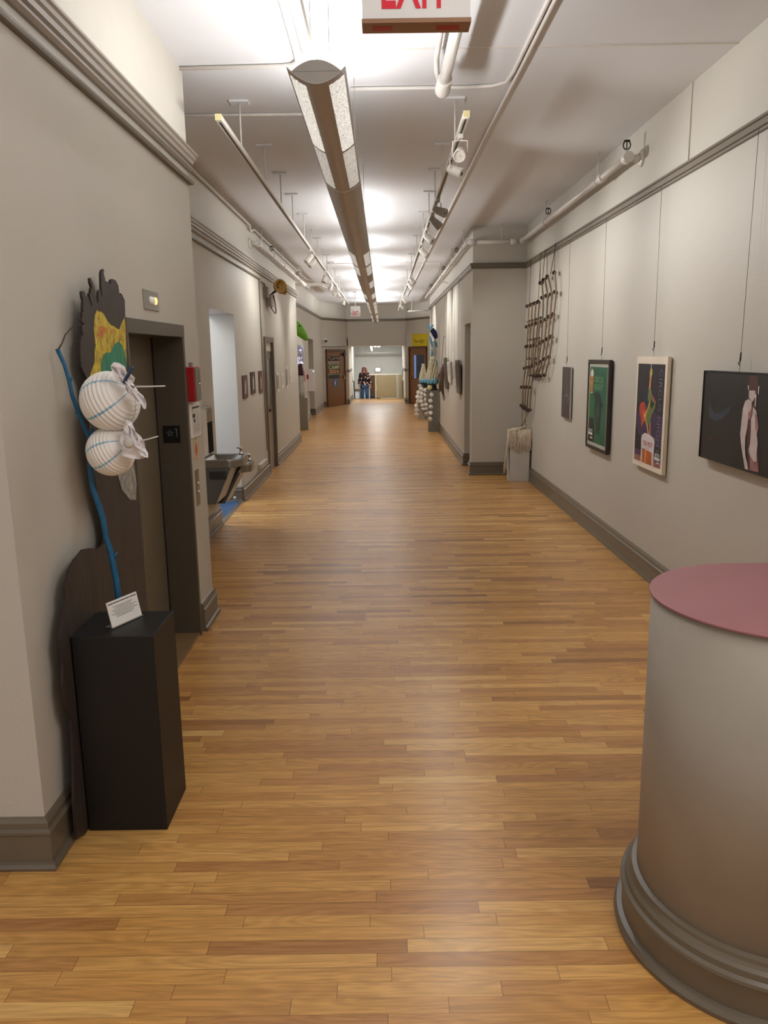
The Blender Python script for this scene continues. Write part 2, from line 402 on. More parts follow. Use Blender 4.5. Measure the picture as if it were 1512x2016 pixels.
run([(a3(A0), a3((qa.x, qa.y)), nA), (a3((qb.x, qb.y)), a3(A1), nA), ((-1.33, 30.18, 0), (-1.33, 33.7, 0), X_), ((0.82, 30.18, 0), (0.82, 33.7, 0), -X_), (a3(B0), a3((qc.x, qc.y)), nB)], BASE, 'baseboard_far')
CHAIR = [(0, 1.20), (0.03, 1.2), (0.035, 1.24), (0.03, 1.29), (0, 1.29)]
run([(a3((qb.x, qb.y)), a3(A1), nA), ((-1.33, 30.2, 0), (-1.33, 33.0, 0), X_), ((0.82, 30.2, 0), (0.82, 33.0, 0), -X_), (a3(B0), a3((qc.x, qc.y)), nB)], CHAIR, 'trim_3')
runp([[(-4.2, 2.62), (EX, 2.62), (EX, 5.52), (RX, 5.52)]], CORN, 'trim_4', mat('moulding_grey', (150, 141, 130), 0.4, var=0.05))
runp([[(-4.2, 2.62), (EX, 2.62), (EX, 5.52), (RX, 5.52)]], THIN, 'trim_5')
run([((RX, 5.55, 0), (RX, 17.33, 0), X_)], CORN, 'trim_6', MATS['moulding_grey'])
run([((RX, 5.55, 0), (RX, 12.15, 0), X_)], THIN, 'trim_7')
run([((FX, 17.3, 0), (FX, 28.32, 0), X_), (a3(A0), a3(A1), nA), (a3(A1), a3(B0), -Y_), (a3(B0), a3(B1), nB)], RAIL, 'trim_8')
runp([[(1.73, 28.6), (1.73, 23.0), (IX, 23.0), (IX, 12.04), (wrx(12.04), 12.04), (wrx(-4), -4)]], RAIL, 'trim_9')
# vertical wall joint above the right picture rail, and a hairline seam across the ceiling
struct(MB().box(wrx(5.92) - 0.008, wrx(5.92) + .02, 5.905, 5.93, 3.14, CH, WALL).build('trim_10'))
struct(MB().box(-0.2, wrx(5.3), 5.21, 5.225, CH - 0.006, CH, WHITE).build('trim_11'))

# ---------------------------------------------------------------- doors of the setting
def frame_fr(kind, o):                                          # drawing frames for the four wall directions
    if kind == 'R': return Fr(o, (0, -1, 0), (0, 0, 1))
    if kind == 'L': return Fr(o, (0, 1, 0), (0, 0, 1))
    return Fr(o, (1, 0, 0), (0, 0, 1))
# service door in the recessed left wall (narrow, grey, with a glazed upper light)
GDOOR = mat('door_grey', (120, 114, 102), 0.35, var=0.05)
d = struct(MB().box(-1.92, -1.868, 12.52, 13.30, 0.01, 1.92, GDOOR).build('door_1'), 'grey panelled door set back in the left wall past the hall opening', 'door')
w = MB()
w.box(RX - 0.17, RX + 0.03, 12.42, 12.52, 0, 2.14, TRIM).box(RX - 0.17, RX + 0.03, 13.30, 13.40, 0, 2.14, TRIM).box(RX - 0.17, RX + 0.03, 12.52, 13.30, 2.06, 2.14, TRIM).box(-1.93, -1.862, 12.52, 13.3, 1.92, 2.06, WHITE)
w.build('door_frame', None, d)
w = MB()
for z0, z1 in ((0.2, 0.55), (0.62, 0.95)): w.box(-1.869, -1.860, 12.62, 13.2, z0, z1, GDOOR)
w.build('door_panel', None, d, bevel=0.006)
MB().box(-1.869, -1.862, 12.64, 13.18, 1.05, 1.8, mat('dim_glass', (104, 104, 100), 0.15)).build('glass_pane', None, d)
MB().lathe([(0.012, 0), (0.012, 0.03), (0.03, 0.04), (0.032, 0.055), (0.02, 0.068), (0, 0.07)], (-1.868, 12.6, 1.0), (1, 0, 0), 12, DARK).build('door_knob', None, d)
# wooden door on the far left wall
d = struct(MB().box(-2.3, -2.24, 20.78, 21.72, 0.01, 2.0, WOOD).build('door_2'), 'brown wooden door in the far left wall behind the glittering figure', 'door')
MB().lathe([(0.012, 0), (0.012, 0.04), (0.03, 0.05), (0.03, 0.065), (0, 0.075)], (-2.24, 21.62, 0.98), (1, 0, 0), 12, BRASS).build('door_knob', None, d)
# alcove with dark glazed doors on the far left wall
d = struct(MB().box(-2.58, -2.5, 23.25, 24.8, 0.01, 2.3, mat('alcove_dark', (58, 56, 52), 0.4)).build('door_3'), 'dark glazed door deep in the far left alcove', 'door')
MB().box(-2.5, -2.46, 23.25, 24.8, 1.72, 1.8, TRIM).build('transom_bar', None, d)
# canted far walls: two brown doors
def canted_door(nm, on, l, r, topy, z0, label, n):
    a = on(l, 740, -0.02); b = on(r, 740, -0.02); a.z = b.z = 0.01; zt = on((l + r) / 2, topy).z
    w = MB(); w.prism([a, b, b + V((0, 0, zt)), a + V((0, 0, zt))], -n * 0.0 + n * 0.05, WOOD)
    d = struct(w.build(nm), label, 'door')
    fr = Fr(a + n * 0.05, b - a, (0, 0, 1)); W = (b - a).length
    w = MB()
    for x0, x1, y0, y1 in ((-0.06, 0, 0, zt + .05), (W, W + .06, 0, zt + .05), (-0.06, W + .06, zt, zt + .07)):
        w.prism(fr.pts(rect(x0, y0, x1, y1), -0.02), n * 0.05, mat('door_wood_dark', (96, 62, 34), 0.4, var=0.2))
    w.build('door_frame', None, d)
    return d, fr, W, zt
dL, frL, WL, zL = canted_door('door_4', onA, 642, 676.5, 692, 0, 'brown wooden door with colourful poster on the canted far left wall', nA)
w = MB(); w.obox(frL.p(WL - 0.1, 1.0, 0.02), frL.u * .03, frL.v * .09, frL.n * .008, BRASS); w.tube([frL.p(WL - .1, 1.0, .02), frL.p(WL - .1, 1.0, .07), frL.p(WL - .22, 1.0, .07)], .012, 8, BRASS); w.build('door_handle', None, dL)
w = MB().obox(frL.p(WL - 0.1, zL - 0.12, 0.04), frL.u * .09, frL.v * .05, frL.n * .04, BLACK); w.build('door_closer', None, dL)
dR, frR, WR_, zR = canted_door('door_5', onB, 809, 841, 686, 0, 'brown wooden door with a tall blue glass pane on the canted far right wall', nB)
pl = onB(816.5, 700).xy; 
def bu(px): q = onB(px, 720); return (V((q.x, q.y, 0)) - V((frR.o.x, frR.o.y, 0))).dot(frR.u)
gz0, gz1 = onB(825, 746).z, onB(825, 699).z
w = MB(); w.prism(frR.pts(rect(bu(817), gz0, bu(836), gz1), 0.001), frR.n * 0.006, mat('blue_glass', (40, 58, 86), 0.15, var=0.2, vscale=3)); gl = w.build('glass_pane', None, dR)
w = MB(); w.prism(frR.pts(rect(bu(817.2), gz0 + .01, bu(821), gz1 - .01), 0.008), frR.n * 0.004, mat('painted_daylight', (128, 164, 222), 0.4, emit=0.25)); note(w.build('painted_glow_edge', None, dR), 'pale blue painted glow along the edge of the glass')  # daylight at the pane edge painted as a faintly glowing strip
w = MB(); w.obox(frR.p(0.1, 0.95, 0.02), frR.u * .025, frR.v * .08, frR.n * .008, BRASS); w.build('door_handle', None, dR)
# lower landing door behind the person
a, b = fy(728.5, 739, 37.98), fy(738, 739, 37.98)
d = struct(MB().box(a.x, b.x + .25, 37.93, 37.99, -1.2, a.z, mat('lower_door_wood', (92, 58, 34), 0.4, var=0.2)).build('door_6'), 'dark brown door on the stair landing behind the person', 'door')
w = MB().box(a.x + 0.02, a.x + .06, 37.9, 37.94, .28, .34, CHROME); w.build('door_handle', None, d)
# recess door on the right inner wall
d = struct(MB().box(1.62, 1.68, 12.33, 13.1, 0.01, 2.26, mat('dark_door', (74, 66, 56), 0.4)).build('door_7'), 'dark door set back in the recess of the inner right wall', 'door')
w = MB().box(1.50, 1.62, 12.9, 12.95, 1.0, 1.03, DARK).box(1.6, 1.62, 12.86, 13.0, 0.75, 1.15, DARK); w.build('push_plate', None, d)

# ---------------------------------------------------------------- elevator
el = thing('elevator', 'recessed elevator entrance with dark taupe doors behind the tall painted cutout', 'elevator', (-1.38, 4.53, 0))
w = MB().box(-1.50, -1.457, 3.99, 5.06, 0.02, 1.99, mat('elevator_door', (112, 101, 83), .4, var=.05)); pn = w.build('door_panel', None, el)
w = MB().box(-1.457, -1.452, 5.045, 5.06, 0.02, 1.97, BLACK); w.build('door_seam', None, el)
w = MB(); w.box(-1.50, EX + 0.012, 5.06, 5.10, 0, 2.045, ELEV); fj = w.build('far_jamb', None, el, bevel=0.003)
w = MB(); w.box(-1.50, EX + 0.012, 3.96, 3.99, 0, 2.045, ELEV); w.build('near_jamb', None, el, bevel=0.003)
FRM = mat('elevator_frame', (138, 128, 112), 0.4)
w = MB(); w.box(-1.50, EX + 0.014, 3.96, 5.10, 1.97, 2.045, ELEV); w.build('header', FRM, el, bevel=0.003)
w = MB(); w.box(-1.50, EX + .002, 3.99, 5.06, 0.0, 0.02, mat('sill_metal', (150, 120, 84), 0.4, 0.3)); w.build('sill', None, el)
# floor marking plate on the far jamb
p = fy(338, 855, 5.058); 
fr = frame_fr('F', (p.x - 0.055, 5.06, p.z - 0.055))
w = MB(); w.prism(fr.pts(rect(0, 0, .11, .11)), fr.n * 0.004, mat('plate_black', (14, 14, 17), 0.3))
star = []
for k in range(10):
    r = 0.026 if k % 2 == 0 else 0.0105
    t = PI / 2 + k * PI / 5; star.append((0.045 + r * math.cos(t), 0.062 + r * math.sin(t)))
st2 = [(0.045 + (a - .045) * .62, .062 + (b - .062) * .62) for a, b in star]
PG = mat('plate_grey', (112, 114, 112), 0.5)
for i in range(10):
    j = (i + 1) % 10; w.poly(fr.pts([star[i], star[j], st2[j], st2[i]], 0.0048), PG)
w.poly(fr.pts([(.0855, .038), (.0915, .038), (.0915, .094), (.087, .094), (.077, .087), (.077, .082), (.0855, .086)], .0048), PG)
w.build('floor_plate', None, fj)
# hall lantern plate above the elevator
a = fx(283.5, 575, EX + .008); b = fx(314, 609, EX + .008)
lt = thing('elevator_indicator', 'small steel indicator plate with three round lamps above the elevator', 'indicator', (EX, (a.y + b.y) / 2, b.z))
zc = (fx(298, 592, EX).z); ym = (a.y + b.y) / 2; hw = (b.y - a.y) / 2
w = MB().box(EX - .004, EX + 0.008, ym - hw, ym + hw, zc - .052, zc + .052, STEEL); w.build('plate', None, lt, bevel=0.002)
for k in range(3):
    on = k == 2
    w = MB().lathe([(0.02, 0), (0.02, 0.008), (0.014, 0.012), (0, 0.014)], (EX + .006, ym - .03 + .045 * k, zc), (1, 0, 0), 14,
                   mat('lamp_on', (255, 205, 120), 0.4, emit=1.2) if on else mat('lamp_off', (228, 224, 214), 0.3, emit=.15))
    w.build('lamp', None, lt)
# things on the wall strip right of the elevator
a = fx(361, 727, EX + .06); zt, zb = 1.785, 1.565
fe = thing('alarm_cabinet', 'red sided alarm cabinet with a clear front high beside the elevator', 'cabinet', (EX, 5.2, zb))
w = MB().box(EX, EX + .055, 5.115, 5.27, zb, zt, RED); w.build('body', None, fe, bevel=0.004)
w = MB().box(EX + .0555, EX + .062, 5.125, 5.262, zb + .008, zt - .008, mat('cabinet_front', (118, 110, 98), 0.25, var=.1)); c2 = w.build('front_panel', None, fe)
w = MB().lathe([(0.009, 0), (0.009, 0.012), (0, .014)], (EX + .06, 5.2, (zt + zb) / 2), (1, 0, 0), 10, CHROME); w.build('latch', None, fe)
w = MB().box(EX, EX + .02, 5.21, 5.25, zt, zt + .028, PEDG); w.build('conduit_stub', None, fe)
no = thing('notice_frame', 'white framed printed notice below the red cabinet by the elevator', 'notice', (EX, 5.28, 1.33))
w = MB().box(EX, EX + .012, 5.155, 5.41, 1.325, 1.545, PAPER); w.build('frame', None, no, bevel=0.002)
fr = frame_fr('L', (EX + .0125, 5.155, 1.325)); w = MB(); w.poly(fr.pts(rect(.018, .015, .237, .205), 0), mat('notice_paper', (214, 210, 204), .6))
lay(w, fr, rect(.025, .19, .23, .2), INK, .0008); lay(w, fr, rect(.03, .13, .10, .155), INK, .0008); lay(w, fr, [(.05, .125), (.1, .12), (.085, .09), (.06, .1)], INK, .0008)
for k in range(6): lay(w, fr, rect(.035, .035 + .009 * k, .225 - .02 * (k % 2), .038 + .009 * k), GREYP, .0008)
for k in range(5): lay(w, fr, rect(.13, .095 + .012 * k, .225, .098 + .012 * k), GREYP, .0008)
w.build('print', None, no)
dm = MB(); fr = frame_fr('L', (EX + .001, 5.215, 1.165)); dm.prism(fr.pts(rect(0, 0, .12, .15)), fr.n * .001, mat('sticker_paper', (206, 190, 160), .6))
ORG = mat('sticker_orange', (206, 116, 66), .6, var=.15, vscale=80)
lay(dm, fr, [(.06, .02), (.108, .075), (.06, .13), (.012, .075)], ORG, .0016); lay(dm, fr, rect(.035, .004, .085, .011), ORG, .0016); lay(dm, fr, rect(.03, .141, .09, .147), mat('sticker_olive', (138, 116, 60), .6), .0016)
tag(dm.build('wall_sticker'), 'cream sticker with an orange diamond between notice and call buttons', 'sticker')
cp = thing('call_button_panel', 'narrow steel call panel with two buttons low beside the elevator', 'button panel', (EX, 5.25, 0.87))
w = MB().box(EX - .004, EX + .006, 5.20, 5.29, 0.865, 1.105, mat('panel_bronze', (140, 124, 100), .35, .5)); w.build('plate', None, cp, bevel=.0015)
for z in (0.955, 1.015):
    MB().lathe([(0.013, 0), (0.013, .008), (0, .01)], (EX + .005, 5.245, z), (1, 0, 0), 12, CHROME).build('button', None, cp)
# ---------------------------------------------------------------- painted cutout, pedestal, lantern sculpture, card
CUT = mat('burnt_wood', (58, 49, 43), 0.55, var=0.35, vscale=9, stretch=(5, 5, 0.7))
EDGE = mat('burnt_edge', (44, 28, 26), 0.6, var=0.3)
PX_ = -1.206
o1 = [(140 + x / 8.4, 520 + y / 8.4) for x, y in [(262, 1890), (170, 1700), (155, 1500), (155, 1300), (172, 1205), (200, 1175), (190, 1100), (180, 1020), (222, 978), (180, 965), (175, 930), (190, 870), (186, 800), (210, 770), (195, 760), (205, 600), (185, 540), (175, 460), (205, 445), (235, 470), (242, 520), (285, 545), (345, 712), (348, 660), (322, 590), (300, 485), (322, 490), (330, 420), (345, 385), (318, 300), (312, 240), (326, 228), (360, 300), (400, 440), (432, 640), (456, 640), (452, 465), (470, 430), (485, 425), (500, 520), (520, 540), (502, 400), (497, 150), (515, 95), (540, 80), (548, 100), (540, 150), (570, 280), (605, 288), (640, 330), (660, 320), (656, 262), (690, 245), (740, 270), (780, 350), (800, 480), (814, 520), (826, 482), (850, 510), (888, 600), (897, 880), (922, 1500), (930, 1750)]]
o2 = [(252, 760), (262, 850), (268, 930), (275, 1000), (283, 1100), (290, 1197), (296, 1300), (300, 1450), (304, 1560)]
o3 = [(168, 1652), (152, 1647), (146, 1580), (145, 1502), (141, 1417), (131, 1394), (124, 1346), (125, 1309), (118, 1260), (123, 1216), (130, 1182), (128, 1156), (136, 1123), (149, 1100), (164, 1082), (179, 1079), (193, 1081), (205, 1071), (208, 1050), (204, 1020), (198, 998), (190, 960), (182, 915), (176, 850), (174, 790)]
outl = [fx(x, y, PX_) for x, y in o1 + o2 + o3]
for q in outl: q.z = max(q.z, 0.005)
cutout = thing('painted_cutout', 'tall dark wooden cutout with yellow and green painting leaning by the elevator', 'cutout', (PX_, 3.3, 0))
w = MB(); w.prism(outl, (-0.010, 0, 0), CUT, EDGE); w.build('board', None, cutout)
def cp_(L, dx, dy, s): return [fx(dx + x / s, dy + y / s, PX_ + 0.0006) for x, y in L]
YEL = mat('paint_yellow', (204, 180, 62), 0.6, var=0.5, vscale=22, stretch=(1, 6, 0.8))
ORA = mat('paint_orange', (206, 122, 52), 0.6, var=0.3, vscale=22, stretch=(1, 6, 0.8))
GRN = mat('paint_green', (52, 132, 100), 0.6, var=0.35, vscale=10, stretch=(1, 3, 1))
yl = [(310, 1850), (345, 1740), (385, 1640), (390, 1450), (400, 1350), (390, 1200), (378, 1080), (383, 950), (395, 840), (430, 755), (445, 785), (500, 785), (535, 820), (570, 880), (605, 945), (665, 1015), (700, 1020), (750, 1060), (795, 1085), (835, 970), (885, 880), (900, 1000), (915, 1500), (922, 1700), (600, 1860)]
w = MB(); w.poly(cp_(yl, 140, 520, 8.4), YEL)
w.poly([q + V((.0006, 0, 0)) for q in cp_([(425, 1010), (470, 1030), (560, 1040), (590, 1080), (560, 1160), (510, 1200), (490, 1300), (460, 1250), (430, 1150)], 140, 520, 8.4)], ORA)
w.poly([q + V((.0006, 0, 0)) for q in cp_([(640, 1060), (700, 1090), (690, 1160), (650, 1150)], 140, 520, 8.4)], ORA)
w.poly([q + V((.0011, 0, 0)) for q in cp_([(492, 1850), (495, 1680), (520, 1530), (570, 1465), (650, 1460), (690, 1370), (740, 1300), (790, 1285), (830, 1330), (870, 1430), (905, 1560), (920, 1700), (640, 1870)], 140, 520, 8.4)], GRN)
def inside(L, x, y):
    c = False
    for i in range(len(L)):
        x0, y0 = L[i - 1]; x1, y1 = L[i]
        if (y0 > y) != (y1 > y) and x < (x1 - x0) * (y - y0) / (y1 - y0) + x0: c = not c
    return c
random.seed(11)
STRO = [mat('stroke_olive', (120, 104, 44), .6), mat('stroke_lemon', (226, 208, 104), .6), mat('stroke_orange', (208, 138, 60), .6)]
for _ in range(420):
    x, y = random.uniform(300, 920), random.uniform(760, 1850); ln_ = random.uniform(40, 130); dx = random.uniform(-14, 14)
    if inside(yl, x, y) and inside(yl, x + dx, y + ln_): w.poly([q + V((.0007 + .00001 * (_ % 9), 0, 0)) for q in cp_([(x - 3, y), (x + 3, y + 4), (x + dx + 2, y + ln_), (x + dx - 2, y + ln_ - 4)], 140, 520, 8.4)], STRO[random.choice((0, 0, 1, 1, 1, 2))])
w.build('painting', None, cutout)
w = MB(); w.poly([fx(x, y, PX_ + .002) for x, y in [(231, 930), (240, 965), (256, 984), (268, 984), (269, 950), (262, 905), (240, 905)]], mat('paint_greywhite', (150, 146, 138), .6, var=.5, vscale=30)); w.build('grey_patch', None, cutout)

ped = tag(MB().box(-1.20, -0.888, 2.832, 3.135, 0.0, 0.815, PEDB).build('pedestal', bevel=0.003), 'black box pedestal in front of the tall painted cutout', 'pedestal')
PT = 0.815
LY = 3.03
lan = thing('lantern_sculpture', 'two white ribbed paper lanterns with paper wings on a blue branch', 'sculpture', (-1.06, LY, PT))
BLU = mat('blue_branch', (14, 88, 128), 0.55, var=0.3, vscale=30)
br = [(231, 1205), (232, 1168), (229, 1141), (224, 1115), (218, 1086), (208, 1056), (203, 1022), (195, 996), (182, 959), (177, 920), (178, 890), (175, 862), (165, 838), (154, 811), (142, 778), (136, 748), (127, 718), (113, 687)]
P = [fy(x, y, LY) for x, y in br]; P[0] = V((P[1].x, LY, PT + .002))
w = MB(); w.tube(P, [.0135, .0125, .012, .0125, .0115, .0105, .0115, .0115, .0105, .0105, .0095, .009, .0085, .008, .008, .0075, .0075, .0085], 9, BLU)
for a, b in (((224, 1100), (230, 1088)), ((186, 962), (178, 938)), ((137, 752), (141, 744)), ((155, 815), (149, 812)), ((174, 862), (184, 843))): w.tube([fy(*a, LY), fy(*b, LY)], [.006, .0045], 6, BLU)
w.build('branch', None, lan)
w = MB(); w.tube([fy(x, y, LY) for x, y in [(114, 689), (122, 676), (128, 660), (138, 648), (150, 640)]], [.004, .003, .003, .0025, .0015], 6, mat('bare_twig', (92, 78, 66), .7)); w.build('twig', None, lan)
LANT = mat('lantern_paper', (238, 234, 228), 0.6, var=0.03)
STRP = mat('lantern_stripe', (150, 188, 208), 0.6, var=0.4, vscale=60)
def lantern(c, R, ax, stripes):
    a = V(ax).normalized(); u = V((0, -1, 0)); u = (u - a * u.dot(a)).normalized(); q = a.cross(u); n = 72
    w = MB(); vs = []; fs = []; mm = []
    NR = 17; rows = []
    for i in range(NR * 2 + 1):
        t = i / (NR * 2); th = 0.22 + t * (PI - 0.44); rr = R * math.sin(th); h = -R * 0.95 * math.cos(th)
        if i % 2 == 0: rr *= 1.018
        else: rr *= 0.975
        rows.append((rr, h))
    for rr, h in rows:
        for k in range(n): vs.append(V(c) + a * h + (u * math.cos(2 * PI * k / n) + q * math.sin(2 * PI * k / n)) * rr)
    S = set(stripes); w.mi(LANT); w.mi(STRP); w.v = vs
    for i in range(len(rows) - 1):
        for k in range(n):
            j = (k + 1) % n; w.f.append([i * n + k, i * n + j, (i + 1) * n + j, (i + 1) * n + k]); w.m.append(1 if k in S else 0); w.sm.append(False)
    return w.build('lantern', None, lan)
AX = (0.86, -0.28, 0.42)
c1, c2 = fy(217, 790, LY - .01), fy(218, 889, LY - .01)
lantern(c1, .113, AX, (3, 62, 17)); lantern(c2, .093, AX, (4, 66))
WING = mat('crumpled_paper', (236, 231, 232), 0.65, var=0.05, vscale=30)
def wing(L, Y, name='paper_wing', depth=.02):
    w = MB(); ctr = V((0, 0, 0)); pts = [fy(x, y, Y) for x, y in L]
    for p in pts: ctr += p
    ctr /= len(pts); rings = [ctr + V((0, -depth * 1.2, 0))]
    n = len(pts); vs = [rings[0]]
    for s in (.45, .8, 1.0):
        for i, p in enumerate(pts): vs.append(ctr.lerp(p, s) + V((0, depth * (random.random() - .5) * 2.0, 0)))
    fs = [(0, 1 + i, 1 + (i + 1) % n) for i in range(n)]
    for r in range(2):
        for i in range(n):
            j = (i + 1) % n; fs.append((1 + r * n + i, 1 + (r + 1) * n + i, 1 + (r + 1) * n + j, 1 + r * n + j))
    o = len(vs); vs2 = [v + V((0, .004, 0)) for v in vs]
    w.add(vs, fs, WING); w.add(vs2, [f[::-1] for f in fs], WING)
    return w.build(name, None, lan)
wy = fy(240, 760, LY).y
wing([(218, 720), (224, 713), (236, 715), (246, 722), (249, 733), (260, 736), (263, 744), (256, 755), (262, 770), (274, 776), (284, 785), (290, 797), (289, 805), (283, 804), (279, 795), (268, 788), (257, 778), (246, 760), (232, 750), (226, 736)], LY - .12)
wing([(243, 838), (250, 826), (258, 832), (266, 846), (275, 858), (284, 872), (283, 884), (290, 893), (294, 900), (284, 902), (272, 905), (258, 903), (245, 896), (238, 882), (236, 868), (240, 852)], LY - .10)
STK = mat('white_stick', (232, 228, 222), .5)
for a, b in (((262, 761), (325, 760)), ((277, 868), (311, 859))):
    w = MB(); w.tube([fy(*a, LY - .1), fy((a[0] + b[0]) / 2, (a[1] + b[1]) / 2 + .5, LY - .13), fy(*b, LY - .16)], [.0035, .0028, .0022], 6, STK); w.build('stick', None, lan)
w = MB(); w.tube([fy(244, 753, LY - .13), fy(253, 737, LY - .14), fy(261, 722, LY - .15)], [.006, .006, .005], 7, mat('navy_twig', (34, 62, 100), .6)); w.build('navy_twig', None, lan)
w = MB().lathe([(.0, 0), (.018, .004), (.02, .012), (.012, .016), (0, .018)], fy(254, 872, LY - .125), (0.3, -1, 0.1), 12, mat('hub_grey', (196, 190, 180), .5)); w.build('paper_hub', None, lan)

card = thing('sign_holder', 'slanted clear acrylic holder with printed card on the black pedestal', 'sign', (-1.03, 2.95, PT))
b0 = fz(224.5, 1238, PT + .001); b1 = fz(282, 1212, PT + .001); ud = (b1 - b0)
bk = V((-ud.y, ud.x, 0)).normalized()
h_up = V((0, 0, 1)) * .098 + bk * .022
fr = Fr(b0 + bk * .006 + V((0, 0, .002)), ud, h_up); W = ud.length; Hh = h_up.length
w = MB(); w.prism(fr.pts(rect(0, 0, W, Hh)), -fr.n * .004, PAPER)
for k, (l, r) in enumerate(((.03, .97), (.16, .84), (.2, .78), (.1, .93), (.17, .85), (.06, .97), (.17, .82), (.22, .74))):
    yy = Hh * (.88 - (.0 if k == 0 else .07 + .068 * k)); x = l * W
    while x < r * W - .004:
        l2 = random.uniform(.004, .011); lay(w, fr, rect(x, yy, min(x + l2, r * W), yy + (.0042 if k == 0 else .0026)), INK if k == 0 else mat('print_grey', (120, 116, 112), .7), .0005); x += l2 + .0018
w.build('printed_card', None, card)
w = MB(); ACR = mat('acrylic_clear', (222, 222, 218), 0.1, trans=0.75)
w.prism(fr.pts(rect(-.002, -.002, W + .002, 0.0), .001), -fr.n * .008, ACR); q0 = b0 + V((0, 0, .0015)); w.prism([q0, q0 + ud, q0 + ud + bk * .04, q0 + bk * .04], (0, 0, .003), ACR); w.build('acrylic_foot', None, card)

# ---------------------------------------------------------------- reception desk
desk = thing('reception_desk', 'rounded grey reception counter with a dusty pink top at right', 'desk', (1.2, 2.244, 0))
def capsule(r, cx=1.187, cy=2.244, x1=2.05):
    return [(x1, cy - r)] + [(cx + r * math.cos(t), cy + r * math.sin(t)) for t in [-PI / 2 - PI * k / 120 for k in range(121)]] + [(x1, cy + r)]
def cap_ring(prof, m):
    w = MB(); R = [[V((x, y, z)) for x, y in capsule(r)] for r, z in prof]; n = len(R[0]); vs = [p for g in R for p in g]; fs = []
    for i in range(len(R) - 1):
        for k in range(n - 1): fs.append((i * n + k, i * n + k + 1, (i + 1) * n + k + 1, (i + 1) * n + k))
        fs.append((i * n + n - 1, i * n, (i + 1) * n, (i + 1) * n + n - 1))
    w.add(vs, fs, m, True); o = 0; w.f.append(list(range(n))[::-1]); w.m.append(0); w.sm.append(False)
    w.f.append([len(vs) - n + k for k in range(n)]); w.m.append(0); w.sm.append(False)
    return w
DR = 0.384
DESKM = mat('desk_laminate', (158, 148, 134), 0.5, var=0.06, vscale=5, bump=.05, bscale=14)
cap_ring([(DR - .004, 0.15), (DR - .004, 1.118)], DESKM).build('body', None, desk)
cap_ring([(DR, 1.118), (DR + .002, 1.119), (DR + .002, 1.124), (DR, 1.126)], mat('desk_pink', (150, 98, 102), 0.45, var=0.04)).build('counter_top', None, desk)
cap_ring([(DR + .060, 0), (DR + .063, .016), (DR + .054, .030), (DR + .038, .034), (DR + .038, .118), (DR + .046, .126), (DR + .044, .136), (DR + .032, .142), (DR + .030, .160), (DR + .020, .168), (DR + .014, .178), (DR + .012, .19), (DR - .003, .195)], TRIM).build('base_moulding', None, desk, flat=True)

# ---------------------------------------------------------------- linear pendant light
FCX, FZ = -0.262, 2.95
pend = thing('pendant_light', 'long curved grey linear pendant light running down the corridor ceiling', 'light', (FCX, 16, FZ))
HWD, SAG = 0.122, 0.062
def arc(t, extra=0.0): return (FCX + HWD * t, FZ + SAG * (abs(t) ** 1.9) + extra)       # t -1..1
def shell(y0, y1, t0, t1, off, thick, m, name, n=10):
    w = MB(); A = [];
    ts = [t0 + (t1 - t0) * k / n for k in range(n + 1)]
    lo = [arc(t) for t in ts]; pr = [(x, z - off) for x, z in lo] + [(x, z - off + thick) for x, z in lo[::-1]]
    w.prism([(x, y0, z) for x, z in pr], (0, y1 - y0, 0), m); return w.build(name, None, pend)
segs = [(3.545, 5.745), (5.765, 10.64), (10.66, 14.9), (14.92, 19.2), (19.22, 23.6), (23.62, 28.9)]
for a, b in segs: shell(a, b, -1, 1, 0, .006, FIXM, 'trough', 16)
for (a, b), (c, d) in zip(segs[:-1], segs[1:]): shell(b - .005, c + .005, -1.01, 1.01, .003, .010, WHITE, 'joint_band', 16)
def capmesh(y):
    w = MB(); ts = [-.86 + 1.72 * k / 14 for k in range(15)]
    P = [(arc(t)[0], y, arc(t)[1] + .004) for t in ts] + [(FCX + HWD * t, y, FZ + SAG * .80 + .045 * (1 - (t / .86) ** 2)) for t in ts[::-1]]
    w.prism(P, (0, .01, 0), mat('cap_grey', (168, 163, 156), .5)); return w.build('end_cap', None, pend)
capmesh(3.55); capmesh(28.88)
def lens(name, e):
    m = bpy.data.materials.new(name); m.use_nodes = True; nt = m.node_tree; b = nt.nodes['Principled BSDF']
    geo = nt.nodes.new('ShaderNodeNewGeometry'); vo = nt.nodes.new('ShaderNodeTexVoronoi'); vo.inputs['Scale'].default_value = 160
    nt.links.new(geo.outputs['Position'], vo.inputs['Vector'])
    r = nt.nodes.new('ShaderNodeValToRGB'); r.color_ramp.elements[0].color = (1, .97, .9, 1); r.color_ramp.elements[1].color = (.35, .34, .31, 1); r.color_ramp.elements[0].position = .25; r.color_ramp.elements[1].position = .65
    nt.links.new(vo.outputs['Distance'], r.inputs['Fac']); nt.links.new(r.outputs['Color'], b.inputs['Base Color']); nt.links.new(r.outputs['Color'], b.inputs['Emission Color'])
    b.inputs['Emission Strength'].default_value = e; b.inputs['Roughness'].default_value = .5
    return m
LB, LM, LD = lens('lens_bright', 0.95), lens('lens_mid', 0.5), lens('lens_dim', 0.5)
def patch(y0, y1, m, sides=(-1, 1)):
    for s in sides: shell(y0, y1, .40 * s, .93 * s, .0022, .002, m, 'lens_panel', 6)
patch(3.60, 4.70, LB); patch(4.745, 5.69, LD)
patch(9.4, 10.56, LM); patch(10.74, 11.85, LM); patch(13.0, 14.1, LM, (1,)); patch(15.6, 16.8, LM); patch(18.0, 19.1, LM); patch(19.35, 20.5, LM); patch(20.8, 23.0, LM); patch(24.0, 26.2, LM); patch(27, 28.6, LM)
TUBE = mat('fluorescent_tube', (255, 246, 232), .3, emit=6.0)
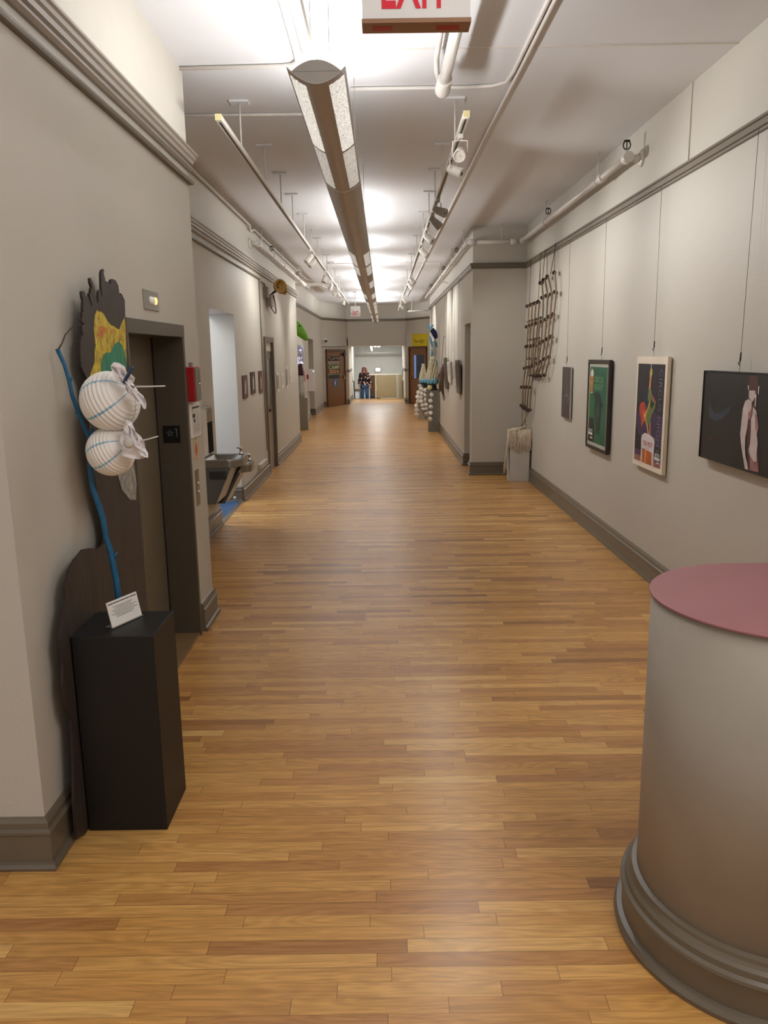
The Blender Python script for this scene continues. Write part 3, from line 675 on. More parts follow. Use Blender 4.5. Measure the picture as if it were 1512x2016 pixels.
LAMPS = [(3.62, 4.72, 23), (4.8, 5.6, 14), (9.4, 11.9, 26), (13.0, 14.1, 16), (15.6, 16.9, 30), (18.0, 20.4, 40), (20.8, 23.0, 28), (24.0, 26.3, 54), (27.0, 28.5, 34)]
for a, b, pw in LAMPS:
    w = MB(); w.tube([(FCX, a, FZ + .028), (FCX, b, FZ + .028)], .008, 8, TUBE); w.build('lamp_tube', None, pend)
    for sg in (-1, 1):
        ld = bpy.data.lights.new('lamp', 'AREA'); ld.shape = 'RECTANGLE'; ld.size = .045; ld.size_y = b - a; ld.energy = pw * .5; ld.color = (.97, .985, 1.0)
        lo = bpy.data.objects.new('trough_lamp', ld); COL.objects.link(lo); lo.location = (FCX + .035 * sg, (a + b) / 2, FZ + .052); lo.rotation_euler = (PI, -sg * .95, 0)
for y in (3.75, 5.72, 8.2, 10.6, 12.8, 14.9, 17, 19.2, 21.4, 23.6, 26, 28.6):
    for dx in ((-.035, .045) if y < 4 else (-.09, .09)):
        w = MB(); w.tube([(FCX + dx, y, FZ + .05), (FCX + dx, y, CH)], .0016, 5, STEEL); w.build('suspension_wire', None, pend)
w = MB(); w.tube([(FCX + .0, 3.68, FZ + .07), (FCX - .02, 3.66, 3.12), (FCX - .06, 3.62, 3.3), (FCX - .09, 3.58, 3.5), (FCX - .09, 3.5, CH)], .006, 7, WHITE); w.build('power_cord', None, pend)

# ---------------------------------------------------------------- lighting tracks, hangers, spotlights
TRW = mat('track_white', (218, 212, 202), .4)
rodsL = [6.186, 7.405, 8.494, 9.553, 10.85, 11.99, 13.03, 14.15, 15.17, 16.44, 17.6, 19.3, 21.2, 23.6]
rodsR = [6.19, 7.46, 8.44, 9.52, 10.83, 11.9, 12.94, 14.1, 15.24, 16.5, 18.0, 19.8, 22, 24.5, 27.6]
TZ = 3.31
def track(x, y0, y1, rods, label):
    t = thing('lighting_track', label, 'lighting track', (x, (y0 + y1) / 2, TZ))
    w = MB(); w.box(x - .019, x + .019, y0, y1, TZ, TZ + .034, TRW); w.build('rail', None, t)
    w = MB(); w.box(x - .0065, x + .0065, y0 + .05, y1, TZ - .0012, TZ + .002, BLACK); note(w.build('slot', None, t), 'black conductor slot')
    w = MB(); w.box(x - .02, x + .02, y0 - .004, y0 + .014, TZ - .001, TZ + .036, mat('track_end_cream', (228, 214, 160) if x < 0 else (232, 226, 206), .5)); w.build('end_cap', None, t)
    for y in rods:
        w = MB(); w.tube([(x, y, TZ + .03), (x, y, CH - .012)], .0065, 7, TRW); w.box(x - .068, x + .068, y - .05, y + .05, CH - .014, CH - .0005, CEIL); w.build('hanger', None, t)
    return t
track(-1.02, 5.35, 24.2, rodsL, 'left white lighting track hung on rods along the corridor ceiling')
track(0.545, 5.36, 28.2, rodsR, 'right white lighting track hung on rods along the corridor ceiling')
def spot(x, y, tilt, m, label, lensm=None, pw=60):
    """tilt: horizontal aim vector"""
    s = thing('spotlight', label, 'spotlight', (x, y, TZ), 'spotlights on the left track' if x < 0 else 'spotlights on the right track')
    w = MB(); w.box(x - .017, x + .017, y - .045, y + .045, TZ - .03, TZ - .001, m); w.build('adapter', None, s, bevel=.003)
    aim = V(tilt).normalized(); c = V((x, y, TZ - .115)); side = aim.cross(V((0, 0, 1))).normalized()
    w = MB()
    for q in (-1, 1): w.tube([V((x, y, TZ - .035)) , V((x, y, TZ - .04)) + side * .05 * q, c + side * .052 * q], .0045, 6, m)
    w.build('yoke', None, s)
    w = MB(); w.lathe([(0, -.075), (.026, -.07), (.034, -.05), (.038, 0), (.043, .055), (.043, .07), (.036, .07), (.034, .06)], c + aim * .02, aim, 16, m); hd = w.build('lamp_head', None, s)
    w = MB(); w.lathe([(.0355, .055), (.02, .058), (.008, .062), (0, .062)], c + aim * .02, aim, 16, lensm or DARK); w.build('lens', None, hd)
    ld = bpy.data.lights.new('added_spot_fill', 'SPOT'); ld.energy = pw * 1.12; ld.spot_size = 2.15; ld.spot_blend = 1.0; ld.shadow_soft_size = .03; ld.color = (1.0, .985, .96)  # fill added at each head to brighten the walls; the heads themselves look unlit
    lo = bpy.data.objects.new('added_spot_fill', ld); COL.objects.link(lo); lo.location = c + aim * .115; lo.rotation_euler = aim.to_track_quat('-Z', 'Y').to_euler()
SPW = mat('spot_white', (222, 216, 206), .4); SPG = mat('spot_grey', (150, 140, 128), .4)
ordn = ['nearest', 'second', 'third', 'fourth', 'fifth', 'sixth', 'seventh', 'eighth', 'ninth', 'tenth']
for k, (y, g, tl) in enumerate(((5.78, 0, (-.15, -1, -.5)), (6.30, 0, (.75, -.55, -.45)), (8.0, 1, (.8, -.6, -.4)), (8.62, 1, (.85, -.1, -.8)), (9.8, 0, (.7, -.5, -.6)), (11.1, 0, (.75, -.1, -.7)), (15.2, 0, (.5, -.2, -.8)), (16.4, 0, (.6, 0, -.8)), (20.8, 0, (.6, .2, -.8)), (23.6, 0, (.7, 0, -.8)))):
    lab = {0: 'nearest white spotlight on the right track, lens facing the camera', 1: 'second white spotlight on the right track, turned towards the right wall', 2: 'grey spotlight on the right track, nearer of the grey pair', 3: 'grey spotlight on the right track, farther of the grey pair'}.get(k, 'white spotlight on the right track, %s counted from the near end' % ordn[k])
    spot(.545, y, tl, SPG if g else SPW, lab, mat('lens_glass', (206, 200, 180), .2) if k == 0 else None, (18, 56, 56, 36, 48, 48, 55, 55, 60, 60)[k])
for k, (y, tl) in enumerate(((11.6, (-.6, -.35, -.75)), (12.1, (-.6, -.35, -.75)), (14.55, (-.3, -.3, -.9)), (16.2, (-.4, .3, -.8)), (18.1, (-.8, -.2, -.3)), (18.5, (.4, -.3, -.8)), (21.3, (-.2, -.3, -.9)))):
    spot(-1.02, y, tl, SPW, 'white spotlight on the left track, %s counted from the near end' % ordn[k], None, (26, 26, 34, 42, 42, 46, 60)[k])

# ---------------------------------------------------------------- exit signs
EXR = mat('exit_red', (204, 24, 48), .5, emit=.15); EXW = mat('exit_white', (226, 224, 220), .5, emit=.03)
def exit_sign(x0, x1, y, z0, z1, depth, label, letter, near):
    s = thing('exit_sign', label, 'exit sign', ((x0 + x1) / 2, y, z0))
    w = MB(); w.box(x0, x1, y, y + depth, z0, z1, EXW); w.build('housing', None, s, bevel=.003)
    fr = frame_fr('F', (x0, y, z0)); W = x1 - x0; Hh = z1 - z0
    w = MB(); put_text(w, fr, 'EXIT', W * letter[0], Hh * letter[1], W * letter[2], Hh * letter[3], EXR, .002, .012); note(w.build('lettering', None, s), 'red EXIT letters')
    w = MB()
    if near:
        w.box(x0 - .002, x1 + .002, y - .006, y + depth + .004, z0 - .012, z0, mat('exit_bottom', (150, 112, 84), .5)); w.build('bottom_lens', None, s)
        w = MB(); w.box(x0 + .03, x0 + .09, y + .02, y + .05, z0 - .0135, z0 - .0115, RED).box(x1 - .1, x1 - .03, y + .02, y + .05, z0 - .0135, z0 - .0115, RED); w.build('red_window', None, s)
    else:
        for sgn, xx in ((-1, .1), (1, .9)): w.poly(fr.pts([(W * xx + sgn * .02, Hh * .27), (W * xx, Hh * .36), (W * xx, Hh * .18)], .002), EXR)
        w.build('arrow', None, s)
    w = MB(); w.tube([((x0 + x1) / 2, y + depth / 2, z1), ((x0 + x1) / 2, y + depth / 2, CH)], .009, 8, PIPE); w.lathe([(.06, 0), (.05, -.02), (.012, -.03)], ((x0 + x1) / 2, y + depth / 2, CH), (0, 0, 1), 14, PIPE); w.build('stem', None, s)
exit_sign(-.049, .274, 2.6, 2.832, 3.03, .07, 'large exit sign with red letters hanging at the very top of the view', (.18, .14, .62, .70), True)
exit_sign(-.955, -.675, 24.0, 2.955, 3.245, .05, 'small white exit sign hanging far down the corridor', (.2, .1, .6, .42), False)

# ---------------------------------------------------------------- pipes and conduits
def pipe_thing(name, label, cat): return thing(name, label, cat)
def spr_head(parent, c):
    w = MB(); w.tube([c, c + V((0, 0, .05))], .012, 8, PIPE)
    ring = [c + V((.0, 0, .085)) + V((math.cos(2 * PI * k / 14) * .03, 0, math.sin(2 * PI * k / 14) * .034)) for k in range(15)]
    w.tube(ring, .006, 6, DARK, False); w.lathe([(.028, .118), (.028, .122), (0, .124)], c, (0, 0, 1), 10, DARK); w.tube([c + V((0, 0, .05)), c + V((0, 0, .115))], .005, 6, DARK)
    w.build('sprinkler_head', None, parent)
def hanger(parent, c, r):
    w = MB(); w.tube([c + V((0, 0, r)), V((c.x, c.y, CH - .008))], .006, 6, PIPE); w.lathe([(.028, -.008), (.028, -.001)], (c.x, c.y, CH), (0, 0, 1), 10, PIPE)
    rg = [c + V((math.cos(2 * PI * k / 14) * (r + .004), 0, math.sin(2 * PI * k / 14) * (r + .004))) for k in range(15)]
    w.tube(rg, .005, 5, PIPE, False); w.build('pipe_hanger', None, parent)
# right sprinkler pipe
PZ = 3.41
sp = pipe_thing('sprinkler_pipe', 'white sprinkler pipe bending round the pillar on the right', 'pipe')
xr = lambda y: wrx(y) - .12
w = MB(); w.tube([(wrx(6.95) - .005, 6.95, PZ - .005), (xr(6.95), 6.95, PZ - .005)], .03, 12, PIPE); w.lathe([(.07, 0), (.07, .01), (.04, .022)], (wrx(6.95), 6.95, PZ - .005), (-1, 0, 0), 16, PIPE); w.build('wall_flange', None, sp)
w = MB(); w.tube([(xr(6.95), 6.93, PZ), (xr(11.9), 11.88, PZ)], .03, 12, PIPE); w.tube([(xr(11.9), 11.88, PZ), (IX - .10, 11.88, PZ)], .03, 12, PIPE); w.tube([(IX - .10, 11.86, PZ), (IX - .10, 23.2, PZ)], .03, 12, PIPE); w.build('pipe', None, sp)
for c, d in (((xr(6.95), 6.95, PZ), (0, 1, 0)), ((xr(7.7), 7.7, PZ), (0, 1, 0)), ((xr(11.9), 11.75, PZ), (0, 1, 0)), ((1.9, 11.88, PZ), (1, 0, 0)), ((1.30, 11.88, PZ), (1, 0, 0)), ((IX - .1, 12.1, PZ), (0, 1, 0)), ((IX - .1, 14.2, PZ), (0, 1, 0)), ((IX - .1, 18.0, PZ), (0, 1, 0)), ((IX - .1, 23.15, PZ), (0, 1, 0))):
    w = MB(); w.lathe([(.042, -.05), (.042, .05)], c, d, 12, PIPE); w.build('coupling', None, sp)
for y in (7.85, 10.2): hanger(sp, V((xr(y), y, PZ)), .03)
hanger(sp, V((1.72, 11.88, PZ)), .03)
for y in (12.4, 14.6, 17.6, 21.5): hanger(sp, V((IX - .1, y, PZ)), .03)
for c in ((xr(6.98), 6.98, PZ + .02), (xr(10.05), 10.05, PZ + .02), (IX - .1, 13.6, PZ + .02), (IX - .1, 16.4, PZ + .02), (IX - .1, 20.5, PZ + .02)): spr_head(sp, V(c))
# left sprinkler pipe
sl = pipe_thing('sprinkler_pipe', 'white sprinkler pipe along the top of the left wall', 'pipe')
LXp, LZp = RX + .12, 3.39
w = MB(); w.tube([(RX, 11.5, LZp), (LXp, 11.5, LZp)], .03, 12, PIPE); w.lathe([(.07, 0), (.07, .01), (.04, .022)], (RX, 11.5, LZp), (1, 0, 0), 16, PIPE); w.build('wall_flange', None, sl)
w = MB(); w.tube([(LXp, 11.48, LZp), (LXp, 18.9, LZp)], .032, 12, PIPE); w.tube([(FX, 18.3, LZp), (-1.0, 18.3, LZp + .02)], .036, 12, PIPE); w.build('pipe', None, sl)
for y in (11.55, 13.0, 14.4, 18.1, 18.85): w = MB(); w.lathe([(.046, -.05), (.046, .05)], (LXp, y, LZp), (0, 1, 0), 12, PIPE); w.build('coupling', None, sl)
for y in (11.9, 14.3, 16.9): hanger(sl, V((LXp, y, LZp)), .032)
for y in (12.9, 16.8): spr_head(sl, V((LXp, y, LZp + .02)))
# far cross pipe right
fc = pipe_thing('sprinkler_pipe', 'thin white pipe crossing the canted right wall at the far end', 'pipe')
w = MB(); w.tube([(1.735, 27.9, 3.30), (0.86, 27.95, 3.29)], .025, 10, PIPE); w.tube([(.86, 27.95, 3.29), (.86, 27.95, 3.36)], .02, 8, DARK); w.tube([(1.0, 27.95, 3.3), (1.0, 27.95, CH)], .016, 8, PIPE); w.build('pipe', None, fc)
# conduits
def conduit(label, paths, r=.012, name='conduit', m=PIPE):
    t = thing(name, label, 'conduit')
    for P in paths: w = MB(); w.tube(P, r, 8, m); w.build('tube', None, t)
    return t
cz = CH - .014
conduit('white conduit on the ceiling turning a corner above the left wall end', [[(EX, 5.46, cz), (-.62, 5.44, cz), (-.55, 5.42, cz), (-.515, 5.36, cz), (-.51, 5.2, cz), (-.5, 3.0, cz)], [(-.46, 5.2, cz), (-.45, 3.0, cz)]])
conduit('straight white conduit crossing the ceiling just past the left wall end', [[(RX, 6.45, cz), (-.3, 6.46, cz)]])
conduit('long white conduit on the ceiling right of the pendant light', [[(-.2, 5.9, cz), (.60, 5.9, cz), (.78, 5.88, cz), (.86, 5.80, cz), (.875, 5.6, cz), (.90, 3.0, cz)], [(.93, 3.0, cz), (.91, 5.6, cz), (.89, 7.0, cz), (.86, 12, cz), (.82, 20, cz), (.78, 26, cz)]], .013)
conduit('white conduit along the top edge of the left wall', [[(RX + .05, 5.5, 3.60), (RX + .05, 11.3, 3.60), (RX + .03, 11.45, 3.55), (RX + .05, 11.7, 3.60), (RX + .05, 19, 3.6), (-1.4, 23, 3.63)]], .016)
conduit('thin conduit crossing the middle of the ceiling with a drop on the right wall', [[(-1.1, 16.3, cz - .02), (.86, 16.4, cz - .02), (1.0, 16.4, cz - .01), (1.17, 16.4, cz - .02), (1.19, 16.4, 3.28), (IX - .01, 16.4, 3.22)]], .008)
w = MB(); w.box(-1.05, -.95, 16.25, 16.35, CH - .05, CH, PIPE); tag(w.build('junction_box'), 'small white junction box on the ceiling by the left track', 'junction box')
dp = thing('capped_pipe', 'thick white capped pipe behind the large exit sign', 'pipe')
w = MB(); w.tube([(.415, 2.0, 3.515), (.405, 5.40, 3.515)], .034, 14, PIPE); w.build('pipe', None, dp)
w = MB(); w.tube([(.33, 2.0, 3.60), (.345, 5.2, 3.60), (.36, 5.40, 3.59), (.385, 5.5, 3.56)], .017, 10, PIPE); w.build('side_tube', None, dp)
w = MB(); w.lathe([(.044, -.12), (.046, -.1), (.046, .02), (.05, .03), (.05, .1), (.04, .13), (.02, .145), (0, .148)], (.405, 5.42, 3.515), (0, 1, 0), 16, PIPE); w.build('end_fitting', None, dp)
w = MB(); w.tube([(.405, 5.1, 3.54), (.405, 5.1, CH)], .008, 6, PIPE); w.build('hanger', None, dp)
# left wall: vertical conduits, emergency light
conduit('grey conduit running down the left wall beside the grey door', [[(RX + .015, 12.2, 2.98), (RX + .015, 12.2, 2.1), (RX + .015, 12.3, .4)], [(RX + .015, 12.2, 2.95), (RX + .015, 12.7, 2.95), (RX + .015, 12.7, 2.905)]], .013, m=mat('conduit_beige', (160, 152, 138), .5))
em = thing('emergency_light', 'twin head gold emergency light high on the left wall', 'emergency light', (RX, 13.0, 2.6))
w = MB(); w.box(RX, RX + .09, 12.85, 13.15, 2.62, 2.80, mat('box_grey', (142, 134, 120), .5)).box(RX, RX + .07, 12.62, 12.78, 2.74, 2.9, MATS['box_grey']); w.build('battery_box', None, em, bevel=.005)
for dy, ax in ((-.02, (.55, -.75, .1)), (.32, (.75, .35, .05))):
    w = MB(); c = V((RX + .20, 13.05 + dy, 2.93)); w.lathe([(0, -.09), (.05, -.08), (.085, -.04), (.105, .03), (.11, .05), (.09, .045), (.05, .0), (0, -.02)], c, ax, 18, BRASS); w.tube([c, (RX + .05, 13.05, 2.8)], .012, 7, DARK); w.build('lamp_head', None, em)
w = MB(); w.tube([(RX + .1 - .05 * k / 16, 13.08 + .38 * math.sin(PI * k / 16), 2.80 - .19 * k / 16 - .16 * math.sin(PI * k / 16)) for k in range(17)], .009, 7, DARK); w.build('cable_loop', None, em)
w = MB(); w.box(RX, RX + .05, 11.35, 12.05, .235, .30, WALL).box(RX, RX + .012, 11.35, 12.05, .12, .235, WALL); tag(w.build('wall_ledge', bevel=.004), 'low painted ledge box above the left baseboard before the grey door', 'ledge')

# ---------------------------------------------------------------- small pictures on the left wall
PR = mat('print_brown', (84, 56, 54), .6, var=.3, vscale=14)
for k, (y, za, zb, wd, c1_, lab) in enumerate(((10.57, 1.30, 1.60, .36, (96, 62, 62), 'small dark reddish print, nearest of three beside the hall opening'), (11.22, 1.33, 1.63, .36, (70, 58, 46), 'small dark olive print, middle of three beside the hall opening'), (11.92, 1.31, 1.63, .32, (104, 58, 54), 'small reddish print, farthest of three before the grey door'))):
    t = thing('art_print', lab, 'picture', (RX, y, za), 'three small dark prints on the left wall')
    w = MB(); w.box(RX, RX + .014, y - wd / 2, y + wd / 2, za, zb, mat('print_%d' % k, c1_, .6, var=.3, vscale=14)); w.build('panel', None, t)
    fr = frame_fr('L', (RX + .0145, y - wd / 2, za)); w = MB(); lay(w, fr, [(wd * .35, .05), (wd * .62, .06), (wd * .66, .2), (wd * .5, .25), (wd * .38, .19)], mat('print_pale', (196, 178, 166), .6, var=.3, vscale=20), .0005); w.build('image', None, t)
for k, (y, za, zb, wd, lab) in enumerate(((13.85, 1.23, 1.56, .26, 'unframed small print, nearest of four past the grey door'), (14.52, 1.28, 1.53, .22, 'unframed small print, second of four past the grey door'), (15.18, 1.24, 1.64, .26, 'tallest unframed print, third of four past the grey door'), (15.85, 1.33, 1.57, .24, 'unframed small print, farthest of four past the grey door'))):
    t = thing('paper_print', lab, 'picture', (RX, y, za), 'four small pale prints on the left wall')
    w = MB(); w.box(RX - .004, RX + .006, y - wd / 2, y + wd / 2, za, zb, mat('print_grey_%d' % (k % 2), (150, 146, 138) if k != 1 else (206, 200, 190), .6, var=.35, vscale=18)); w.build('sheet', None, t)
    w = MB(); w.box(RX + .004, RX + .009, y - wd * .34, y + wd * .4, zb - .045, zb + .005, PAPER); w.build('white_label', None, t); w = MB(); w.box(RX + .004, RX + .009, y - wd * .3, y + wd * .45, za - .01, za + .05, PAPER); w.build('white_label', None, t)

# ---------------------------------------------------------------- drinking fountains
FST = mat('fountain_steel', (150, 146, 138), .3, .85, var=.1, vscale=30)
FSK = mat('fountain_skirt', (120, 124, 124), .35, .55, var=.06)
ft = thing('drinking_fountain', 'two level steel drinking fountain with bottle filler on the left wall', 'drinking fountain', (RX, 8.15, 0))
def basin(y0, y1, zr, xf, dz, nm):
    def outline(g, xf_):
        P = [(RX + .01, y0 + g), (xf_ - .16, y0 + g)]
        for k in range(9): t = -PI / 2 + (PI / 2) * k / 8; P.append((xf_ - .16 + (.16 - 0) * math.cos(t), y0 + g + .13 + .13 * math.sin(t)))
        for k in range(9): t = (PI / 2) * k / 8; P.append((xf_ - .16 + .16 * math.cos(t), y1 - g - .13 + .13 * math.sin(t)))
        P += [(xf_ - .16, y1 - g), (RX + .01, y1 - g)]
        return P
    w = MB(); O = outline(0, xf); I = [(RX + .09 + (x - RX - .01) * .72 * (1) , (y - (y0 + y1) / 2) * .82 + (y0 + y1) / 2) for x, y in O]
    n = len(O); rings = [[V((x, y, zr - dz)) for x, y in O], [V((x, y, zr - .012)) for x, y in O], [V((x - (x - RX) * .01, (y - (y0 + y1) / 2) * .985 + (y0 + y1) / 2, zr)) for x, y in O], [V((x, y, zr - .004)) for x, y in I], [V((RX + .2 + (x - RX - .2) * .6, (y - (y0 + y1) / 2) * .6 + (y0 + y1) / 2, zr - .05)) for x, y in I]]
    vs = [p for r in rings for p in r]; fs = []
    for i in range(len(rings) - 1):
        for k in range(n): fs.append((i * n + k, i * n + (k + 1) % n, (i + 1) * n + (k + 1) % n, (i + 1) * n + k))
    fs.append(list(range(n))[::-1]); fs.append([len(vs) - n + k for k in range(n)])
    w.add(vs, fs, FST, False); return w.build('basin', None, ft)
def skirt(y0, y1, z1, z0, xt, xb, nm='skirt'):
    w = MB(); w.prism([(RX + .005, y0, z1), (xt, y0, z1), (xb, y0, z0), (RX + .005, y0, z0)], (0, y1 - y0, 0), FSK); o = w.build(nm, None, ft, bevel=.006); return o
ba = basin(7.60, 8.14, .862, -1.40, .075, 'a'); bb = basin(8.17, 8.60, .735, -1.415, .085, 'b')
for b_, y, z in ((ba, 8.02, .862), (bb, 8.5, .735)):
    w = MB(); xx = -1.47; w.lathe([(.022, 0), (.022, .02), (.015, .028), (.013, .055), (.02, .06), (.02, .075), (0, .082)], (xx, y, z - .004), (0, 0, 1), 12, CHROME); w.tube([(xx, y, z + .06), (xx - .025, y - .01, z + .075), (xx - .04, y - .015, z + .066)], .009, 8, CHROME); w.build('spout', None, b_)
w = MB(); w.box(-1.60, -1.52, 7.596, 7.602, .80, .835, FST); w.build('push_bar', None, ft, bevel=.002)
skirt(7.62, 8.12, .787, .42, -1.50, -1.67); skirt(8.2, 8.58, .65, .32, -1.52, -1.70)
w = MB()
for k in range(6): w.box(-1.72, -1.55, 7.612, 7.622, .74 - .014 * k, .747 - .014 * k, DARK)
w.build('vent_louvre', None, ft)
w = MB(); w.prism([(RX + .01, 8.12, .75), (-1.48, 8.12, .75), (-1.56, 8.12, .62), (-1.72, 8.12, .34), (RX + .01, 8.12, .34)], (0, .08, 0), DARK); w.build('bracket', None, ft)
w = MB(); w.box(RX, -1.80, 7.66, 8.26, .86, 1.35, FST); bf = w.build('bottle_filler', None, ft, bevel=.01)
w = MB(); w.box(-1.805, -1.796, 7.99, 8.24, .875, 1.19, mat('filler_dark', (36, 34, 31), .85, spec=.05)); w.build('recess_panel', None, bf)
w = MB(); w.box(-1.802, -1.795, 7.99, 8.24, 1.205, 1.325, mat('filler_face', (124, 116, 104), .3, .5)).box(-1.796, -1.793, 8.03, 8.2, 1.235, 1.295, mat('filler_label', (140, 132, 116), .4)); w.build('sensor_face', None, bf)
w = MB(); w.box(RX, -1.79, 7.70, 7.97, .87, 1.335, mat('polished_strip', (224, 224, 222), .25, .25)); note(w.build('chrome_strip', None, bf), 'bright chrome side strip')

# door stop on the hall baseboard
w = MB(); w.tube([(-1.93, 10.0, .07), (-1.93, 9.94, .07)], .012, 8, CHROME); w.lathe([(.02, 0), (.02, .02), (0, .024)], (-1.93, 9.94, .07), (0, -1, 0), 10, WHITE); tag(w.build('door_stop'), 'small chrome door stop on the baseboard in the hall opening', 'door stop')

# ---------------------------------------------------------------- pictures on the right wall
def hang_wire(t, y, z0, off0, m=WIRE):
    w = MB(); w.tube([(wrx(y) - .036, y, 3.07), (wrx(y) - off0, y, z0)], .0016, 5, m); w.build('hanging_wire', None, t)
    w = MB(); w.tube([(wrx(y) - off0, y, z0 + .12), (wrx(y) - off0, y, z0 + .07)], .005, 6, DARK); w.tube([(wrx(y) - off0, y, z0 + .07), (wrx(y) - off0 - .012, y, z0 + .055), (wrx(y) - off0, y + .008, z0 + .045)], .003, 6, DARK); w.build('wire_hook', None, t)
def picture(name, label, ya, yb, z0, z1, thick, off=.012):
    """ya far edge, yb near edge"""
    t = thing(name, label, 'picture', (wrx((ya + yb) / 2), (ya + yb) / 2, z0))
    o = V((wrx(ya) - off - thick, ya, z0)); u = V((wrx(yb) - wrx(ya), yb - ya, 0))
    return t, Fr(o, u, (0, 0, 1)), u.length, z1 - z0
# small dark photograph
t, fr, W, Hh = picture('photo_print', 'small charcoal photo print on a wire beside the rope ladder', 9.43, 9.03, 1.09, 1.673, .02)
w = MB(); w.prism(fr.pts(rect(0, 0, W, Hh)), -fr.n * .02, mat('photo_dark', (72, 67, 66), .4, var=.15, vscale=5), mat('photo_edge', (196, 188, 180), .5)); w.build('panel', None, t)
PALE = mat('photo_pale', (168, 164, 166), .5)
w = MB(); lay(w, fr, band([(.235, .56), (.235, .43), (.24, .33), (.235, .27)], [.002, .006, .009, .004]), mat('photo_mid', (112, 108, 112), .5), .001)
lay(w, fr, band([(.245, .36), (.25, .31), (.245, .27)], .004), PALE, .0015); lay(w, fr, band([(.15, .24), (.2, .262), (.25, .268), (.31, .255), (.34, .225), (.33, .2)], .0045), PALE, .0015)
lay(w, fr, band([(.1, .22), (.1, .17), (.12, .12), (.1, .07)], .005), mat('photo_mid', (112, 108, 112), .5), .0015); lay(w, fr, band([(.3, .23), (.31, .21), (.3, .19)], .004), PALE, .0015); w.build('image', None, t)
hang_wire(t, 9.23, 1.672, .03)
# green circus poster in a dark frame
t, fr, W, Hh = picture('framed_poster', 'dark framed green circus poster with a beer glass', 8.235, 7.48, .873, 1.765, .025)
w = MB(); fw = .035
for r in (rect(0, 0, W, fw), rect(0, Hh - fw, W, Hh), rect(0, fw, fw, Hh - fw), rect(W - fw, fw, W, Hh - fw)): w.prism(fr.pts(r, .008), -fr.n * .033, mat('frame_dark', (52, 42, 40), .4))
w.build('frame', None, t, bevel=.003)
w = MB(); w.poly(fr.pts(rect(fw - .002, fw - .002, W - fw + .002, Hh - fw + .002), 0), mat('mat_board', (176, 176, 160), .6)); w.build('mat_board', None, t)
w = MB(); m0 = fw + .035; W2, H2 = W - 2 * m0, Hh - 2 * m0
f2 = Fr(fr.p(m0, m0, .001), fr.u, fr.v); PGm = mat('poster_green', (40, 98, 72), .5, var=.2, vscale=4)
w.poly(f2.pts(rect(0, 0, W2, H2)), PGm)
S = lambda L: [(a * W2, b * H2) for a, b in L]
lay(w, f2, S([(0, .3), (.26, .28), (.26, .66), (0, .66)]), mat('poster_green_light', (46, 104, 60), .5, var=.2, vscale=5), .0006)
lay(w, f2, S([(0, 0), (.34, 0), (.40, .15), (.34, .22), (.3, .33), (0, .32)]), mat('poster_black', (34, 42, 38), .5, var=.2), .0009)
DKG = mat('poster_deep', (27, 56, 46), .5, var=.25, vscale=9)
lay(w, f2, S([(.10, .635), (.30, .66), (.40, .675), (.50, .685), (.62, .66), (.70, .61), (.74, .55), (.86, .53), (.78, .50), (.74, .44), (.72, .34), (.68, .2), (.60, .12), (.48, .14), (.45, .24), (.38, .34), (.34, .46), (.36, .58), (.28, .63)]), DKG, .0011)
lay(w, f2, S([(.44, .48), (.58, .5), (.62, .38), (.52, .3), (.43, .36)]), mat('poster_sheen', (54, 76, 68), .5, var=.3, vscale=20), .0014)
lay(w, f2, S(band([(.62, .80), (.66, .89), (.73, .92), (.82, .89), (.87, .82)], .010)), DKG, .0011)
lay(w, f2, S([(.06, .665), (.19, .665), (.21, .9), (.04, .9)]), mat('beer_amber', (198, 128, 48), .5, var=.2, vscale=12), .0014); lay(w, f2, S([(.04, .88), (.21, .88), (.2, .94), (.13, .975), (.055, .94)]), mat('beer_foam', (222, 220, 196), .5), .0017); lay(w, f2, S([(.08, .82), (.17, .82), (.16, .85), (.09, .85)]), mat('beer_red', (176, 70, 44), .5), .0018); lay(w, f2, S(rect(.05, .645, .2, .665)), mat('beer_base', (168, 170, 150), .5), .0015)
LG = mat('poster_letter', (112, 158, 112), .5)
put_text(w, f2, 'CIRCUS', W2 * .27, H2 * .80, W2 * .52, H2 * .075, LG, .0018, .012); put_text(w, f2, 'NIGHT', W2 * .27, H2 * .70, W2 * .52, H2 * .08, LG, .0018, .012)
LOG = mat('logo_white', (206, 202, 194), .5)
lay(w, f2, S([(.02, .09), (.27, .09), (.27, .125), (.02, .13)]), LOG, .0018); put_text(w, f2, 'METRO', W2 * .04, H2 * .135, W2 * .23, H2 * .035, LOG, .0018, .02); lay(w, f2, S(rect(.13, .045, .27, .065)), LOG, .0018)
w.build('poster', None, t)
hang_wire(t, 7.80, 1.764, .03)
# dark circus poster with dancer, white border
t, fr, W, Hh = picture('mounted_poster', 'white bordered dark circus poster with a dancer above a beer glass', 6.69, 5.985, .905, 1.80, .028)
w = MB(); w.prism(fr.pts(rect(0, 0, W, Hh)), -fr.n * .028, mat('poster_border', (232, 218, 198), .6), mat('poster_side', (214, 198, 172), .6)); w.build('board', None, t)
bx, by = .05, .055; W2, H2 = W - 2 * bx + .02, Hh - 2 * by + .01; f2 = Fr(fr.p(bx - .012, by - .012, .0008), fr.u, fr.v)
w = MB(); w.poly(f2.pts(rect(0, 0, W2, H2)), mat('poster_night', (36, 33, 40), .5, var=.3, vscale=5))
lay(w, f2, S([(0, .28), (1, .20), (1, .5), (.6, .55), (0, .5)]), mat('poster_violet', (62, 48, 76), .5, var=.25, vscale=6), .0005)
lay(w, f2, S([(.2, .5), (.5, .52), (.5, .72), (.3, .78)]), mat('poster_navy', (34, 46, 62), .5, var=.3, vscale=8), .0007)
